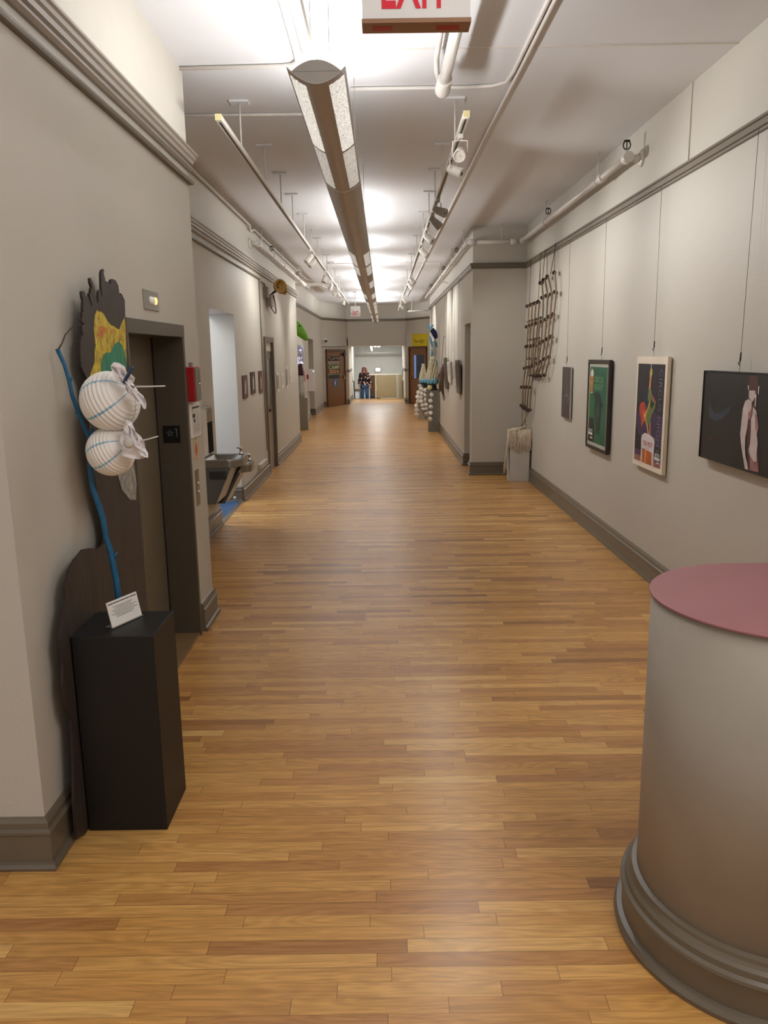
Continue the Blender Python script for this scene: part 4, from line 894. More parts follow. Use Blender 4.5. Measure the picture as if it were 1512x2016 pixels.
lay(w, f2, S([(0, 0), (1, 0), (1, .05), (0, .06)]), mat('poster_dusk', (150, 96, 90), .5, var=.2), .0006); lay(w, f2, S([(0, .06), (1, .05), (1, .1), (0, .12)]), mat('poster_plum', (84, 56, 84), .5, var=.2), .0006)
lay(w, f2, S([(0, .12), (.25, .12), (.25, .22), (0, .36)]), mat('poster_ink', (28, 28, 32), .5), .0008); lay(w, f2, S([(.78, .1), (1, .1), (1, .2), (.78, .15)]), MATS['poster_ink'], .0008)
lay(w, f2, S([(.16, .6), (.3, .62), (.4, .55), (.42, .48), (.34, .44), (.3, .40), (.24, .34), (.22, .41), (.16, .46), (.12, .54)]), mat('poster_flame', (178, 60, 48), .5, var=.35, vscale=18), .0009); lay(w, f2, S([(.27, .51), (.4, .54), (.46, .45), (.36, .43), (.26, .38)]), mat('poster_flame2', (206, 92, 54), .5, var=.3, vscale=20), .0011); lay(w, f2, S(ell(.36, .48, .045, .022, 12)), mat('poster_skin', (230, 158, 106), .5), .0013)
SK = mat('poster_leg', (202, 136, 92), .5, var=.2, vscale=20); OL = mat('poster_olive', (104, 118, 66), .5, var=.3, vscale=16)
lay(w, f2, S(band([(.5, .93), (.5, .87), (.49, .8), (.485, .74)], [.028, .032, .03, .035])), SK, .0012); lay(w, f2, S(band([(.505, 1.0), (.505, .96), (.5, .92)], .012)), mat('poster_glow', (190, 194, 196), .5), .0012); lay(w, f2, S([(.48, .955), (.55, .95), (.56, .90), (.5, .86), (.46, .9)]), mat('poster_gold', (196, 176, 90), .5), .0014)
lay(w, f2, S([(.45, .75), (.54, .75), (.62, .68), (.74, .64), (.72, .57), (.62, .5), (.56, .42), (.5, .38), (.42, .42), (.4, .5), (.46, .56), (.5, .63), (.44, .63)]), OL, .0013); lay(w, f2, S([(.56, .655), (.68, .615), (.6, .56), (.54, .58)]), mat('poster_gap', (44, 28, 34), .5), .0016); lay(w, f2, S(band([(.56, .7), (.66, .665), (.73, .63)], .014)), mat('poster_magenta', (158, 74, 80), .5), .0017)
lay(w, f2, S(band([(.52, .63), (.47, .57), (.4, .5), (.38, .45), (.44, .4)], .012)), mat('poster_gold', (196, 176, 90), .5), .0017)
lay(w, f2, S(band([(.44, .42), (.5, .33), (.55, .26)], [.018, .018, .025])), SK, .0012); lay(w, f2, S(band([(.56, .43), (.57, .34), (.58, .26)], [.015, .018, .025])), SK, .0012)
lay(w, f2, S([(.30, 0), (.74, 0), (.74, .15), (.30, .15)]), mat('poster_beer', (180, 92, 40), .5, var=.25, vscale=16), .0015); lay(w, f2, S(band([(.45, 0), (.45, .145)], .03)), mat('beer_light', (216, 142, 84), .5), .0018); lay(w, f2, S([(.70, 0), (.76, 0), (.76, .3), (.68, .14)]), mat('glass_white', (206, 196, 190), .5), .0016); lay(w, f2, S([(.27, 0), (.32, 0), (.32, .16), (.27, .3)]), MATS['glass_white'], .0016)
lay(w, f2, S([(.27, .15), (.76, .125), (.77, .25), (.70, .285), (.58, .3), (.48, .305), (.38, .305), (.3, .28), (.26, .24)]), mat('glass_foam', (216, 206, 204), .5), .0019)
put_text(w, f2, 'TEN FIDY', W2 * .34, H2 * .175, W2 * .36, H2 * .05, mat('label_red', (176, 66, 70), .5), .0024, .02); lay(w, f2, S(rect(.42, .155, .6, .162)), GREYP, .0024)
put_text(w, f2, 'CIRCUS NIGHT', W2 * .82, H2 * .13, W2 * .12, H2 * .82, mat('poster_lilac', (128, 126, 150), .5), .0018, -.022, rot=1)
lay(w, f2, S([(.78, .07), (.98, .07), (.98, .10), (.78, .105)]), LOG, .0018); put_text(w, f2, 'METRO', W2 * .8, H2 * .108, W2 * .18, H2 * .032, LOG, .0018, .02); lay(w, f2, S(rect(.87, .042, .98, .055)), LOG, .0018)
w.build('print', None, t)
hang_wire(t, 6.33, 1.80, .03)
# large dark figure painting (runs out of the right edge of the view)
t, fr, W, Hh = picture('figure_painting', 'large black framed painting of a dimly lit standing figure', 5.27, 4.1, 1.145, 1.715, .04)
w = MB(); w.prism(fr.pts(rect(0, 0, W, Hh)), -fr.n * .04, mat('canvas_dark', (34, 30, 26), .45, var=.3, vscale=4), mat('frame_black', (26, 23, 22), .4)); w.build('canvas', None, t)
w = MB()
for r in (rect(0, 0, W, .006), rect(0, Hh - .006, W, Hh), rect(0, 0, .006, Hh), rect(W - .006, 0, W, Hh)): w.prism(fr.pts(r, .006), -fr.n * .01, mat('frame_black', (26, 23, 22), .4))
w.build('frame', None, t)
def pc(L, h):                                                  # crop coordinates of the painting onto its plane
    out = []
    for x, y in L:
        q = fr_plane(1340 + x / 7.2, 680 + y / 7.2); out.append(q + fr.n * h)
    return out
def fr_plane(px, py):
    d = ray(px, py); tt = (fr.o - CAM).dot(fr.n) / d.dot(fr.n); return CAM + d * tt
FL = mat('figure_light', (200, 184, 180), .5, var=.2, vscale=18); FM = mat('figure_rose', (158, 112, 108), .5, var=.25, vscale=14); FD = mat('figure_maroon', (84, 44, 40), .5, var=.25, vscale=12)
w = MB()
w.poly(pc([(390, 760), (440, 850), (480, 960), (560, 960), (640, 900), (730, 870), (690, 960), (590, 1040), (490, 1090), (410, 1010)], .001), mat('wash_blue', (44, 54, 66), .5, var=.3, vscale=12))
w.poly(pc([(975, 430), (1100, 430), (1100, 620), (1060, 640), (970, 640)], .0012), FD)
w.poly(pc([(975, 650), (1090, 640), (1075, 860), (1110, 1150), (1100, 1300), (1090, 1400), (1120, 1690), (1110, 1800), (960, 1770), (950, 1400), (930, 1200), (960, 950)], .0012), FD)
w.poly(pc([(975, 640), (1060, 640), (1070, 720), (1020, 800), (970, 740)], .0018), FL)
w.poly(pc([(965, 760), (1010, 790), (1010, 890), (970, 980), (950, 1150), (920, 1300), (915, 1450), (920, 1560), (945, 1660), (960, 1760), (915, 1750), (885, 1560), (860, 1400), (848, 1260), (862, 1120), (885, 900), (920, 790)], .0018), FL)
w.poly(pc([(1030, 870), (1075, 930), (1108, 1150), (1080, 1250), (1095, 1380), (1080, 1530), (1085, 1640), (1040, 1660), (985, 1560), (965, 1490), (990, 1380), (1000, 1200), (1000, 1050), (1020, 980)], .0018), FL)
w.poly(pc([(985, 1560), (1040, 1650), (1090, 1640), (1110, 1800), (985, 1770)], .0021), FM); w.poly(pc([(1060, 960), (1090, 1000), (1108, 1150), (1075, 1230), (1060, 1100)], .0022), FM); w.poly(pc([(960, 960), (1010, 900), (1015, 960), (990, 1040), (965, 1040)], .0022), FM)
for L in ([(958, 565), (970, 570), (974, 620), (966, 640)], [(1108, 575), (1120, 580), (1112, 690), (1102, 690)], [(1068, 700), (1080, 700), (1066, 870), (1056, 870)]): w.poly(pc(L, .0024), PAPER)
w.poly(pc([(390, 1280), (450, 1290), (450, 1340), (390, 1330)], .001), mat('wash_ember', (72, 44, 22), .5))
w.build('painted_figure', None, t)
hang_wire(t, 4.777, 1.71, .045)
# plain wires hanging from the rail at the far right edge
# ---------------------------------------------------------------- rope ladder sculpture with frayed tassels
ROPE = mat('jute_rope', (158, 136, 110), .8, var=.3, vscale=60, bump=.5, bscale=260)
PEG = mat('dark_peg', (58, 44, 38), .5, var=.3, vscale=30); PEGE = mat('peg_pale', (150, 130, 108), .6)
rl = thing('rope_ladder', 'hanging ladder sculpture of knotted ropes and dark wooden pegs in the pillar corner', 'sculpture', (2.07, 10.4, 1.0))
def cr(x, y, off=.07): return fr(960 + x / 3.876, 440 + y / 3.876, off) if False else FRW(960 + x / 3.876, 440 + y / 3.876, off)
def FRW(px, py, off): return fp(px, py, (2.125 - off, 11.9), (2.1699 - off, 5.0))
A_ = [[(508, 375), (518, 525), (500, 695), (487, 865), (468, 1020), (434, 1157)], [(455, 408), (484, 540), (471, 714), (457, 881), (435, 1035), (405, 1162)], [(430, 430), (452, 553), (443, 733), (430, 898), (408, 1055), (382, 1160)], [(408, 455), (418, 568), (414, 750), (403, 915), (380, 1072), (358, 1165)]]
B_ = [[(388, 600), (376, 763), (361, 931), (347, 1087), (328, 1252), (316, 1425)], [(362, 608), (349, 772), (336, 936), (325, 1095), (305, 1250), (295, 1415)], [(335, 620), (324, 778), (313, 937), (304, 1098), (285, 1248), (277, 1402)], [(308, 630), (302, 787), (293, 940), (284, 1104), (263, 1248), (262, 1390)]]
C_ = [[(400, 720), (388, 875), (382, 1030), (386, 1158)], [(355, 735), (345, 882), (345, 1030), (350, 1160)], [(312, 748), (320, 888), (312, 1032), (324, 1160)]]
for cols in (A_, B_, C_):
    for c in cols:
        w = MB(); P = []
        for k, (x, y) in enumerate(c): P.append(cr(x + (6 if cols is not C_ else 0), y, .065))
        w.tube(P, .0105, 7, ROPE); w.build('rope', None, rl)
for cols in (A_, B_):
    for c in cols:
        for (x, y) in c:
            p = cr(x, y, .06); w = MB(); dv = V((.014 + random.uniform(-.01, .01), .040, random.uniform(-.006, .006)))
            w.tube([p - dv, p + dv], .024, 12, PEG); w.lathe([(.0255, 0), (.0255, .008)], p - dv * .5, dv, 12, PEGE); w.build('peg', None, rl)
for k in range(4):
    p0, p1 = cr(*C_[0][k], .05), cr(*C_[2][k], .05); d_ = (p0 - p1).normalized(); w = MB(); w.tube([p1 - d_ * .06, p0 + d_ * .05], .016, 10, PEG); w.build('peg', None, rl)
for top, bot in (((515, 185), (508, 375)), ((512, 185), (478, 395)), ((455, 235), (452, 405)), ((437, 238), (416, 430)), ((404, 250), (386, 595)), ((330, 310), (318, 628)), ((404, 252), (400, 455))):
    a, b = cr(top[0], top[1], .035), cr(bot[0], bot[1], .06); a.z = min(a.z, 3.05); w = MB(); w.tube([a, b], .0045, 6, ROPE); w.build('rope', None, rl)
for x, y in ((518, 180), (440, 230), (404, 250), (330, 305)):
    p = cr(x, y, .045); w = MB(); w.tube([p + V((0, 0, .05)), p, p + V((-.012, 0, -.03)), p + V((0, .0, -.05))], .004, 6, DARK); w.build('rail_hook', None, rl)
# pedestal and tassels
pb = fz(1003.5, 948); 
ped2 = tag(MB().box(1.815, 2.10, 11.36, 11.63, 0, .72, PEDW).build('pedestal', bevel=.003), 'white box pedestal under frayed rope tassels in the pillar corner', 'pedestal')
FRAY = mat('frayed_jute', (206, 190, 166), .85, var=.3, vscale=50)
random.seed(3)
def tassel(path_fn, n, r, name):
    w = MB()
    for _ in range(n): w.tube(path_fn(), [r, r, r * .9, r * .6], 4, FRAY, False)
    return w.build(name, None, rl)
def front():
    x = random.uniform(1.80, 2.11); t = random.uniform(.24, .34) * (1 - .35 * abs(x - 1.95) / .16)
    return [V((x * .6 + 1.99 * .4, 11.50, .765)), V((x, 11.36, .745)), V((x + random.uniform(-.02, .02), 11.335, .72 - t * .4)), V((x + random.uniform(-.03, .03), 11.335 + random.uniform(-.012, .012), .72 - t))]
tassel(front, 120, .006, 'frayed_tassel')
def left():
    yv = random.uniform(11.38, 11.5); t = random.uniform(.45, .62)
    return [V((1.9, 11.5, .765)), V((1.80, yv, .75)), V((1.785 + random.uniform(-.012, .01), yv - .02, .45)), V((1.76 + random.uniform(-.03, .02), yv - .04, .72 - t))]
tassel(left, 46, .006, 'frayed_tassel')
def right():
    t = random.uniform(.22, .30); x = 2.075 + random.uniform(-.02, .02)
    return [V((2.04, 11.48, .80)), V((2.06, 11.38, .78)), V((x, 11.335, .62)), V((x + random.uniform(-.035, .035), 11.335, .74 - t))]
tassel(right, 46, .006, 'frayed_tassel')
w = MB()
for c in B_:
    p = cr(*c[-1], .06); w.tube([p, V((2.02 + random.uniform(-.03, .03), 11.5, .79))], .0075, 7, ROPE)
w.tube([(1.86, 11.44, .745), (1.95, 11.38, .765), (2.03, 11.44, .78), (2.06, 11.52, .8)], .02, 8, FRAY); w.build('rope_knot', None, rl)

# ---------------------------------------------------------------- inner right wall: seen edge on
IXf = IX
def edge_pic(y0, y1, z0, z1, th, m, label, name='framed_picture', wm=WIRE, tilt=.03, face=None):
    t = thing(name, label, 'picture', (IXf, (y0 + y1) / 2, z0), 'pictures on wires along the inner right wall')
    w = MB(); w.prism([(IX - .012, y0, z0), (IX - .012 - th, y0, z0), (IX - .012 - th - tilt, y0, z1), (IX - .012 - tilt, y0, z1)], (0, y1 - y0, 0), m); w.build('frame', None, t)
    if face:
        w = MB(); x0 = IX - .0125 - th; w.poly([(x0 - .001, y0 + .04, z0 + .04), (x0 - .001, y1 - .04, z0 + .04), (x0 - tilt - .001, y1 - .04, z1 - .04), (x0 - tilt - .001, y0 + .04, z1 - .04)], face); w.build('image', None, t)
    w = MB(); w.tube([(IX - .036, (y0 + y1) / 2, 3.07), (IX - .02 - tilt, (y0 + y1) / 2, z1 - .005)], .0022, 5, wm); w.build('hanging_wire', None, t)
    return t
FW1 = mat('frame_brown', (104, 92, 80), .5); FW2 = mat('frame_pale', (206, 200, 190), .5)
edge_pic(13.5, 14.1, 1.16, 1.73, .03, FW1, 'brown framed picture on a wire, nearest before the recess door', face=mat('img_dark', (60, 54, 50), .5))
edge_pic(14.3, 14.85, 1.27, 1.66, .02, FW2, 'pale picture on a wire, second along the inner right wall', face=mat('img_pale', (190, 184, 174), .5, var=.25, vscale=16))
edge_pic(15.0, 15.35, 1.37, 1.68, .015, FW1, 'narrow brown edged picture on a wire, third along the inner right wall')
edge_pic(15.5, 16.1, 1.28, 1.68, .02, FW2, 'pale picture on a wire, fourth along the inner right wall', face=MATS['img_pale'])
edge_pic(16.25, 16.75, 1.13, 1.76, .04, FW1, 'tall picture on a wire beside the driftwood piece', face=MATS['img_dark'])
# driftwood
dw = thing('driftwood_sculpture', 'dark brown driftwood sculpture hanging on the inner right wall', 'sculpture', (IX, 17.2, 1.2))
DWM = mat('driftwood', (84, 60, 48), .65, var=.35, vscale=14, stretch=(3, 3, .7), bump=.4, bscale=30)
def dpt(px, py): return fy(px, py, 17.2)
w = MB(); w.tube([dpt(*q) for q in ((878, 711), (873.5, 718), (871, 728), (869.5, 742), (869.5, 756), (871, 768), (873, 778))], [.012, .03, .045, .055, .05, .035, .018], 9, DWM)
w.tube([dpt(*q) for q in ((872, 722), (867, 734), (862, 742), (859, 745))], [.03, .02, .012, .005], 7, DWM); w.tube([dpt(*q) for q in ((868, 745), (866, 760), (866, 772))], [.03, .03, .012], 7, DWM); w.tube([dpt(*q) for q in ((871, 735), (875, 742), (878, 746))], [.02, .012, .006], 6, DWM); w.build('wood_body', None, dw)
w = MB(); w.tube([dpt(873, 775), dpt(875.5, 784), dpt(874.5, 789), dpt(872, 783), dpt(873, 775)], .010, 7, DWM); w.build('root_loop', None, dw)
w = MB(); w.tube([(IX - .03, 17.3, 2.2), dpt(869, 718)], .005, 5, DARK); w.tube([(IX - .03, 17.3, 2.2), (IX, 17.3, 2.2)], .006, 6, DARK); w.build('hanging_rod', None, dw)
# pedestals
tag(MB().box(1.055, 1.305, 18.97, 19.22, 0, .985, PEDG).build('pedestal', bevel=.004), 'grey box pedestal against the inner right wall, nearer of two', 'pedestal')
tag(MB().box(.985, 1.225, 22.55, 22.80, 0, .90, mat('pedestal_beige', (168, 160, 148), .5)).build('pedestal', bevel=.004), 'beige box pedestal farther along the inner right wall, partly covered by paper garlands', 'pedestal')
# cone sculptures
CRM = mat('cream_ruffle', (226, 218, 188), .7, var=.12, vscale=40); BLR = mat('blue_ruffle', (110, 178, 214), .6, var=.2, vscale=30)
def cone_sculpt(x, y, z, s, label, sharp):
    t = thing('cone_sculpture', label, 'sculpture', (x, y, z))
    w = MB(); w.lathe([(.12 * s, 0), (.125 * s, .012 * s), (.085 * s, .03 * s), (.075 * s, .12 * s), (.08 * s, .13 * s), (0, .13 * s)], (x, y, z), (0, 0, 1), 18, BLACK); w.build('hat_base', None, t)
    w = MB(); random.seed(int(x * 100))
    for k in range(26):
        a = 2 * PI * k / 26; q = V((x + math.cos(a) * .09 * s, y + math.sin(a) * .09 * s, z + (.16 + .025 * (k % 3)) * s)); w.ball(q, .034 * s, .034 * s, .045 * s, BLR, 7, 5, .15)
    w.build('blue_ruffle', None, t)
    w = MB(); Hc = .40 * s
    for lev in range(11):
        r = .095 * s * (1 - lev / 11.5) + .008; zz = z + .21 * s + Hc * lev / 10.0; n = max(4, int(15 * (1 - lev / 12)))
        for k in range(n):
            a = 2 * PI * (k + .5 * (lev % 2)) / n; q = V((x + math.cos(a) * r, y + math.sin(a) * r, zz)); tip = q + V((math.cos(a) * .03 * s, math.sin(a) * .03 * s, .035 * s)) * sharp
            w.tube([q - V((0, 0, .02 * s)), q, tip], [.022 * s, .02 * s, .004 * s], 5, CRM)
    w.lathe([(.085 * s, 0), (.045 * s, .2 * s), (.006, .42 * s)], (x, y, z + .19 * s), (0, 0, 1), 14, CRM); w.build('cream_cone', None, t)
    return t
c_ = cone_sculpt(1.165, 19.10, .985, 1.22, 'taller spiky cream cone with a blue ruffle on the nearer pedestal', 1.3)
c2_ = cone_sculpt(1.12, 22.67, .90, 1.05, 'smaller cream cone with a blue ruffle on the farther pedestal', .7)
w = MB(); p = V((1.12, 22.54, .90 + .36)); w.ball(p, .012, m=BLACK, n=8, h=6); w.build('eye_dot', None, c2_)
w = MB(); w.ball((1.09, 18.995, .985 + .062), .062, .055, .06, mat('cream_ball', (226, 222, 160), .6, var=.15, vscale=30), 12, 8, .06); tag(w.build('paper_rosette'), 'round pale yellow paper rosette at the front of the nearer pedestal', 'rosette')
w = MB(); w.ball((1.02, 22.56, .90 + .05), .065, .04, .05, mat('silver_paper', (196, 194, 188), .45, var=.2, vscale=40), 10, 7, .1); tag(w.build('paper_rosette'), 'small silvery paper rosette at the front of the farther pedestal', 'rosette')
# garlands of paper discs
def garland(pts, r, label, n):
    t = thing('paper_garland', label, 'garland', pts[0], 'white paper garlands on the pedestals')
    w = MB(); w.tube(pts, .004, 5, PAPER); w.build('string', None, t)
    P = [V(p) for p in pts]; L = [0]
    for a, b in zip(P[:-1], P[1:]): L.append(L[-1] + (b - a).length)
    for k in range(n):
        d = L[-1] * (k + .6) / (n + .2); i = max(j for j in range(len(L)) if L[j] <= d); i = min(i, len(P) - 2)
        q = P[i].lerp(P[i + 1], (d - L[i]) / (L[i + 1] - L[i])); ax = V((random.uniform(-.6, .6), -1, random.uniform(-.4, .6)))
        w = MB(); w.lathe([(0, .02), (r * .55, .016), (r * 1.08, 0), (r * 1.05, -.003), (r * .5, .01), (0, .014)], q + V((0, -.012, 0)), ax, 12, PAPER, 1.0, 1.1); w.build('paper_cup', None, t)
gy = 22.50
garland([fy(832, 762, gy), fy(827, 768, gy), fy(821.5, 776, gy), fy(823, 790, gy), fy(819.5, 800, gy), fy(821, 822, gy)], .062, 'white paper garland down the left edge of the farther pedestal', 7)
garland([fy(830, 762, gy), fy(829, 775, gy), fy(828, 788, gy), fy(832, 800, gy), fy(836, 808, gy)], .06, 'white paper garland across the front of the farther pedestal', 6)
garland([fy(838, 764, gy), fy(835, 776, gy), fy(838, 792, gy), fy(839, 806, gy), fy(840, 820, gy)], .055, 'white paper garland down the right side of the farther pedestal', 6)
gy = 18.94
garland([fy(848, 770, gy), fy(850, 780, gy), fy(847, 792, gy), fy(849, 804, gy), fy(847, 818, gy), fy(847.5, 832, gy)], .048, 'white paper garland down the front of the nearer pedestal', 5)
# hanging blue and white figure with a navy hat
hf = thing('hanging_figure', 'tall white and blue papery figure with navy hat on the inner right wall', 'sculpture', (IX - .1, 19.9, 1.9))
def hp(px, py, Y=19.9): return fy(px, py, Y)
random.seed(5)
WF = mat('figure_white', (216, 218, 212), .65, var=.12, vscale=20); TB = mat('figure_teal', (104, 148, 162), .6, var=.3, vscale=25)
w = MB(); w.tube([hp(851, 672), hp(853, 690), hp(852, 706), hp(856, 722), hp(858, 740)], [.05, .085, .075, .11, .09], 9, WF); w.build('body', None, hf)
w = MB()
for a, b, r in (((846, 662), (851, 684), .03), ((856, 668), (859.5, 684), .035), ((850, 688), (850, 706), .03), ((850, 704), (849, 720), .025), ((856, 706), (862, 722), .04), ((860, 716), (863, 728), .035), ((848.5, 710), (847.5, 722), .02)):
    w.tube([hp(*a, 19.78), hp((a[0] + b[0]) / 2 + .6, (a[1] + b[1]) / 2, 19.76), hp(*b, 19.78)], [r * .5, r, r * .4], 7, TB)
w.build('blue_streamer', None, hf)
NV = mat('navy_felt', (14, 32, 84), .7, var=.2, vscale=20)
w = MB(); q = [hp(*s_, 19.8) for s_ in ((846.8, 651), (853.5, 645), (859, 652), (861.6, 660), (861.5, 664), (857, 669))]; w.prism(q, (0, .16, 0), NV); w.build('navy_hat', None, hf, bevel=.012)
LBm = mat('petal_blue', (134, 200, 230), .5, var=.15)
for L in (((846, 650), (842, 645), (840, 640), (842, 636.5), (845.5, 638), (846.5, 645)), ((846, 650), (847, 643), (850, 639), (854, 639), (853, 643), (849, 648))):
    pts = [hp(*s_, 19.82) for s_ in L]; w = MB(); w.prism(pts, (0, .04, 0), LBm); w.build('petal', None, hf, bevel=.008)
w = MB(); w.tube([(IX - .036, 20.05, 3.07), hp(855, 646, 19.95)], .003, 5, WIRE); w.build('hanging_wire', None, hf)
for k in range(9):
    y = 14.0 + .93 * k
    if k in (0, 2, 4): continue
    w = MB(); w.tube([(IX - .036, y + .2, 3.07), (IX - .02, y + .2, 1.9 - .03 * k)], .002, 5, WIRE)
    tag(w.build('hanging_wire'), 'bare picture wire hanging from the rail on the inner right wall', 'wire', 'bare picture wires')

# ---------------------------------------------------------------- far left: green head, costume figure, pedestal
gh = thing('green_head', 'bright green animal head sculpture jutting from the far left wall', 'sculpture', (FX, 19.6, 2.4))
GM = mat('green_foam', (96, 158, 30), .6, var=.15, vscale=10)
w = MB(); Yg = 19.5
sp_ = [(576, 640, .13), (582, 644, .15), (588, 649, .145), (594, 655.5, .12), (599, 662, .09), (602.5, 667, .058), (604.5, 670, .03)]
w.tube([fy(a, b, Yg) for a, b, r in sp_], [r for a, b, r in sp_], 16, GM); w.build('head', None, gh)
w = MB(); w.ball(fy(590, 641.5, Yg - .12), .028, m=mat('green_dark', (48, 92, 20), .5), n=10, h=7); w.build('eye', None, gh)
w = MB(); w.ball(fy(602.5, 660.5, Yg - .06), .014, m=MATS['green_dark'], n=8, h=6); w.build('nostril', None, gh)
w = MB(); w.tube([(FX, Yg, 2.45), fy(580, 640, Yg)], .04, 8, GM); w.build('wall_mount', None, gh)
pg = MB().box(FX + .01, -1.925, 19.83, 20.06, 0, .80, mat('pedestal_taupe', (132, 124, 108), .5)); tag(pg.build('pedestal', bevel=.004), 'taupe box pedestal below the glittering figure at the far left', 'pedestal')
cf = thing('costume_figure', 'glittering white figure with lights and maroon cape on the far left pedestal', 'sculpture', (-2.06, 19.95, .80))
SIL = mat('silver_cloth', (176, 180, 176), .4, .2, var=.2, vscale=14, stretch=(4, 4, .6))
w = MB(); w.lathe([(.085, 0), (.075, .2), (.07, .45), (.06, .62), (.03, .66), (0, .66)], (-2.075, 19.95, .80), (0, 0, 1), 16, SIL); w.build('silver_skirt', None, cf)
w = MB(); w.lathe([(.085, 0), (.09, .06), (.075, .2), (.05, .3), (.02, .33), (0, .33)], (-2.075, 19.95, 1.36), (0, 0, 1), 16, mat('maroon_cloth', (58, 22, 34), .7)); w.tube([(-2.0, 19.9, 1.6), (-1.975, 19.88, 1.42), (-1.965, 19.88, 1.2)], [.03, .03, .012], 7, mat('pink_cloth', (206, 170, 168), .7)); w.build('maroon_cape', None, cf)
w = MB(); w.lathe([(.03, 0), (.05, .05), (.055, .15), (.085, .22), (.10, .32), (.095, .4), (.06, .46), (0, .48)], (-2.07, 19.95, 1.62), (0, 0, 1), 18, mat('lilac_gauze', (196, 194, 222), .5, var=.15, vscale=20)); w.build('lilac_head', None, cf)
random.seed(9)
w = MB()
for k in range(34):
    a = random.uniform(-PI, 0); z = random.uniform(1.62, 2.0); r = .06 + .045 * max(0, (z - 1.75) / .2) * .8; w.ball((-2.07 + math.cos(a) * r, 19.95 + math.sin(a) * r, z), .007, m=mat('tiny_light', (200, 214, 255), .4, emit=4.0), n=6, h=4)
w.build('string_lights', None, cf); 
w = MB(); w.tube([(-2.09, 19.95, 2.08), (-2.10, 19.95, 2.16), (-2.07, 19.95, 2.22), (-2.10, 19.95, 2.26)], .004, 5, CHROME); w.ball((-2.11, 19.95, 2.13), .012, m=PAPER, n=8, h=6); w.build('wire_antenna', None, cf)
# wall cabinet, alarm, outlet, camera
ac = thing('wall_cabinet', 'white wall cabinet projecting from the far left wall before the alcove', 'cabinet', (FX, 22.9, .84))
w = MB(); w.box(FX, -1.985, 22.72, 23.05, .84, 1.45, mat('cabinet_white', (220, 214, 214), .5)); w.build('body', None, ac, bevel=.006)
w = MB(); w.ball((-2.0, 22.72, 1.40), .02, .012, .03, mat('strobe', (250, 250, 245), .3, emit=.6), 8, 6); w.build('strobe_lamp', None, ac)
w = MB(); w.box(FX - .004, FX + .045, 22.50, 22.6, 1.18, 1.31, RED); tag(w.build('fire_alarm', bevel=.004), 'small red fire alarm box beside the white wall cabinet', 'fire alarm')
w = MB(); w.box(FX, FX + .05, 22.0, 22.3, .06, .32, WALL); tag(w.build('wall_vent', bevel=.004), 'small pale box low on the far left wall near the alcove', 'box')
sc = thing('security_camera', 'white security camera on the wall left of the poster door', 'camera', (FX, 28.0, 2.4))
p = fy(633.5, 668.5, 28.1)
w = MB(); w.box(FX - .01, FX + .06, 28.05, 28.15, p.z - .06, p.z + .06, WHITE); w.build('bracket', None, sc)
w = MB(); w.tube([(FX + .05, 28.1, p.z), (FX + .2, 28.05, p.z - .01)], .06, 12, WHITE); w.build('housing', None, sc)
w = MB(); w.ball((FX + .17, 28.05, p.z - .05), .05, m=BLACK, n=12, h=8); w.build('dome', None, sc)
conduit('thin wire conduit above the poster door on the canted wall', [[V(onA(633, 682.5, .02)), V(onA(682, 682.5, .02))]], .008, m=TRIM)

# ---------------------------------------------------------------- far end: posters, yellow sign, gate, pipes, lamps, person
def aU(px): q = onA(px, 720, .05); return (V((q.x, q.y, 0)) - V((frL.o.x, frL.o.y, 0))).dot(frL.u)
z = lambda py: onA(658, py, .06).z
po = MB(); f2 = Fr(frL.p(aU(646.5), z(746.5), .003), frL.u, frL.v); W2, H2 = aU(669.3) - aU(646.5), z(702) - z(746.5)
po.prism(f2.pts(rect(0, 0, W2, H2)), f2.n * .003, mat('poster_sage', (120, 122, 92), .6, var=.25, vscale=14)); 
S = lambda L: [(a * W2, b * H2) for a, b in L]
lay(po, f2, S(rect(0, .78, 1, 1)), mat('poster_photo', (62, 48, 46), .6, var=.6, vscale=16), .004)
for cx, cy in ((.12, .94), (.5, .9), (.72, .93), (.3, .85), (.92, .9)): lay(po, f2, S(ell(cx, cy, .06, .025, 8)), mat('poster_cream', (214, 190, 158), .6), .0045)
lay(po, f2, S(rect(0, .74, 1, .785)), mat('poster_pink', (196, 144, 130), .6), .0046); lay(po, f2, S(rect(0, .62, 1, .74)), mat('poster_tan', (150, 134, 108), .6), .004); lay(po, f2, S(rect(0, .40, 1, .62)), mat('poster_dkgreen', (58, 66, 40), .6), .004); lay(po, f2, S(rect(0, .25, 1, .42)), mat('poster_rust', (88, 46, 26), .6, var=.3), .0041); lay(po, f2, S(rect(.02, .02, .98, .17)), mat('poster_group', (52, 58, 56), .6, var=.5, vscale=16), .004)
put_text(po, f2, 'CIRCUS', W2 * .05, H2 * .615, W2 * .9, H2 * .12, mat('poster_teal', (132, 158, 142), .6), .005, .03); put_text(po, f2, 'CAMP', W2 * .04, H2 * .43, W2 * .94, H2 * .16, mat('poster_lime', (200, 206, 160), .6), .005, .03); put_text(po, f2, '2024', W2 * .06, H2 * .26, W2 * .84, H2 * .145, mat('poster_apricot', (226, 166, 116), .6), .005, .03)
tag(po.build('door_poster'), 'colourful camp poster taped to the brown door at the far left', 'poster')
w = MB(); f3 = Fr(frL.p(aU(655.5), z(761.5), .003), frL.u, frL.v); ww, hh = aU(664) - aU(655.5), z(748) - z(761.5)
w.prism(f3.pts(rect(0, 0, ww, hh)), f3.n * .002, mat('notice_blue', (62, 104, 160), .6)); lay(w, f3, ell(ww * .5, hh * .5, ww * .15, ww * .15, 10), PAPER, .003); lay(w, f3, rect(ww * .2, hh * .78, ww * .8, hh * .84), PAPER, .003); lay(w, f3, rect(ww * .25, hh * .15, ww * .75, hh * .2), PAPER, .003)
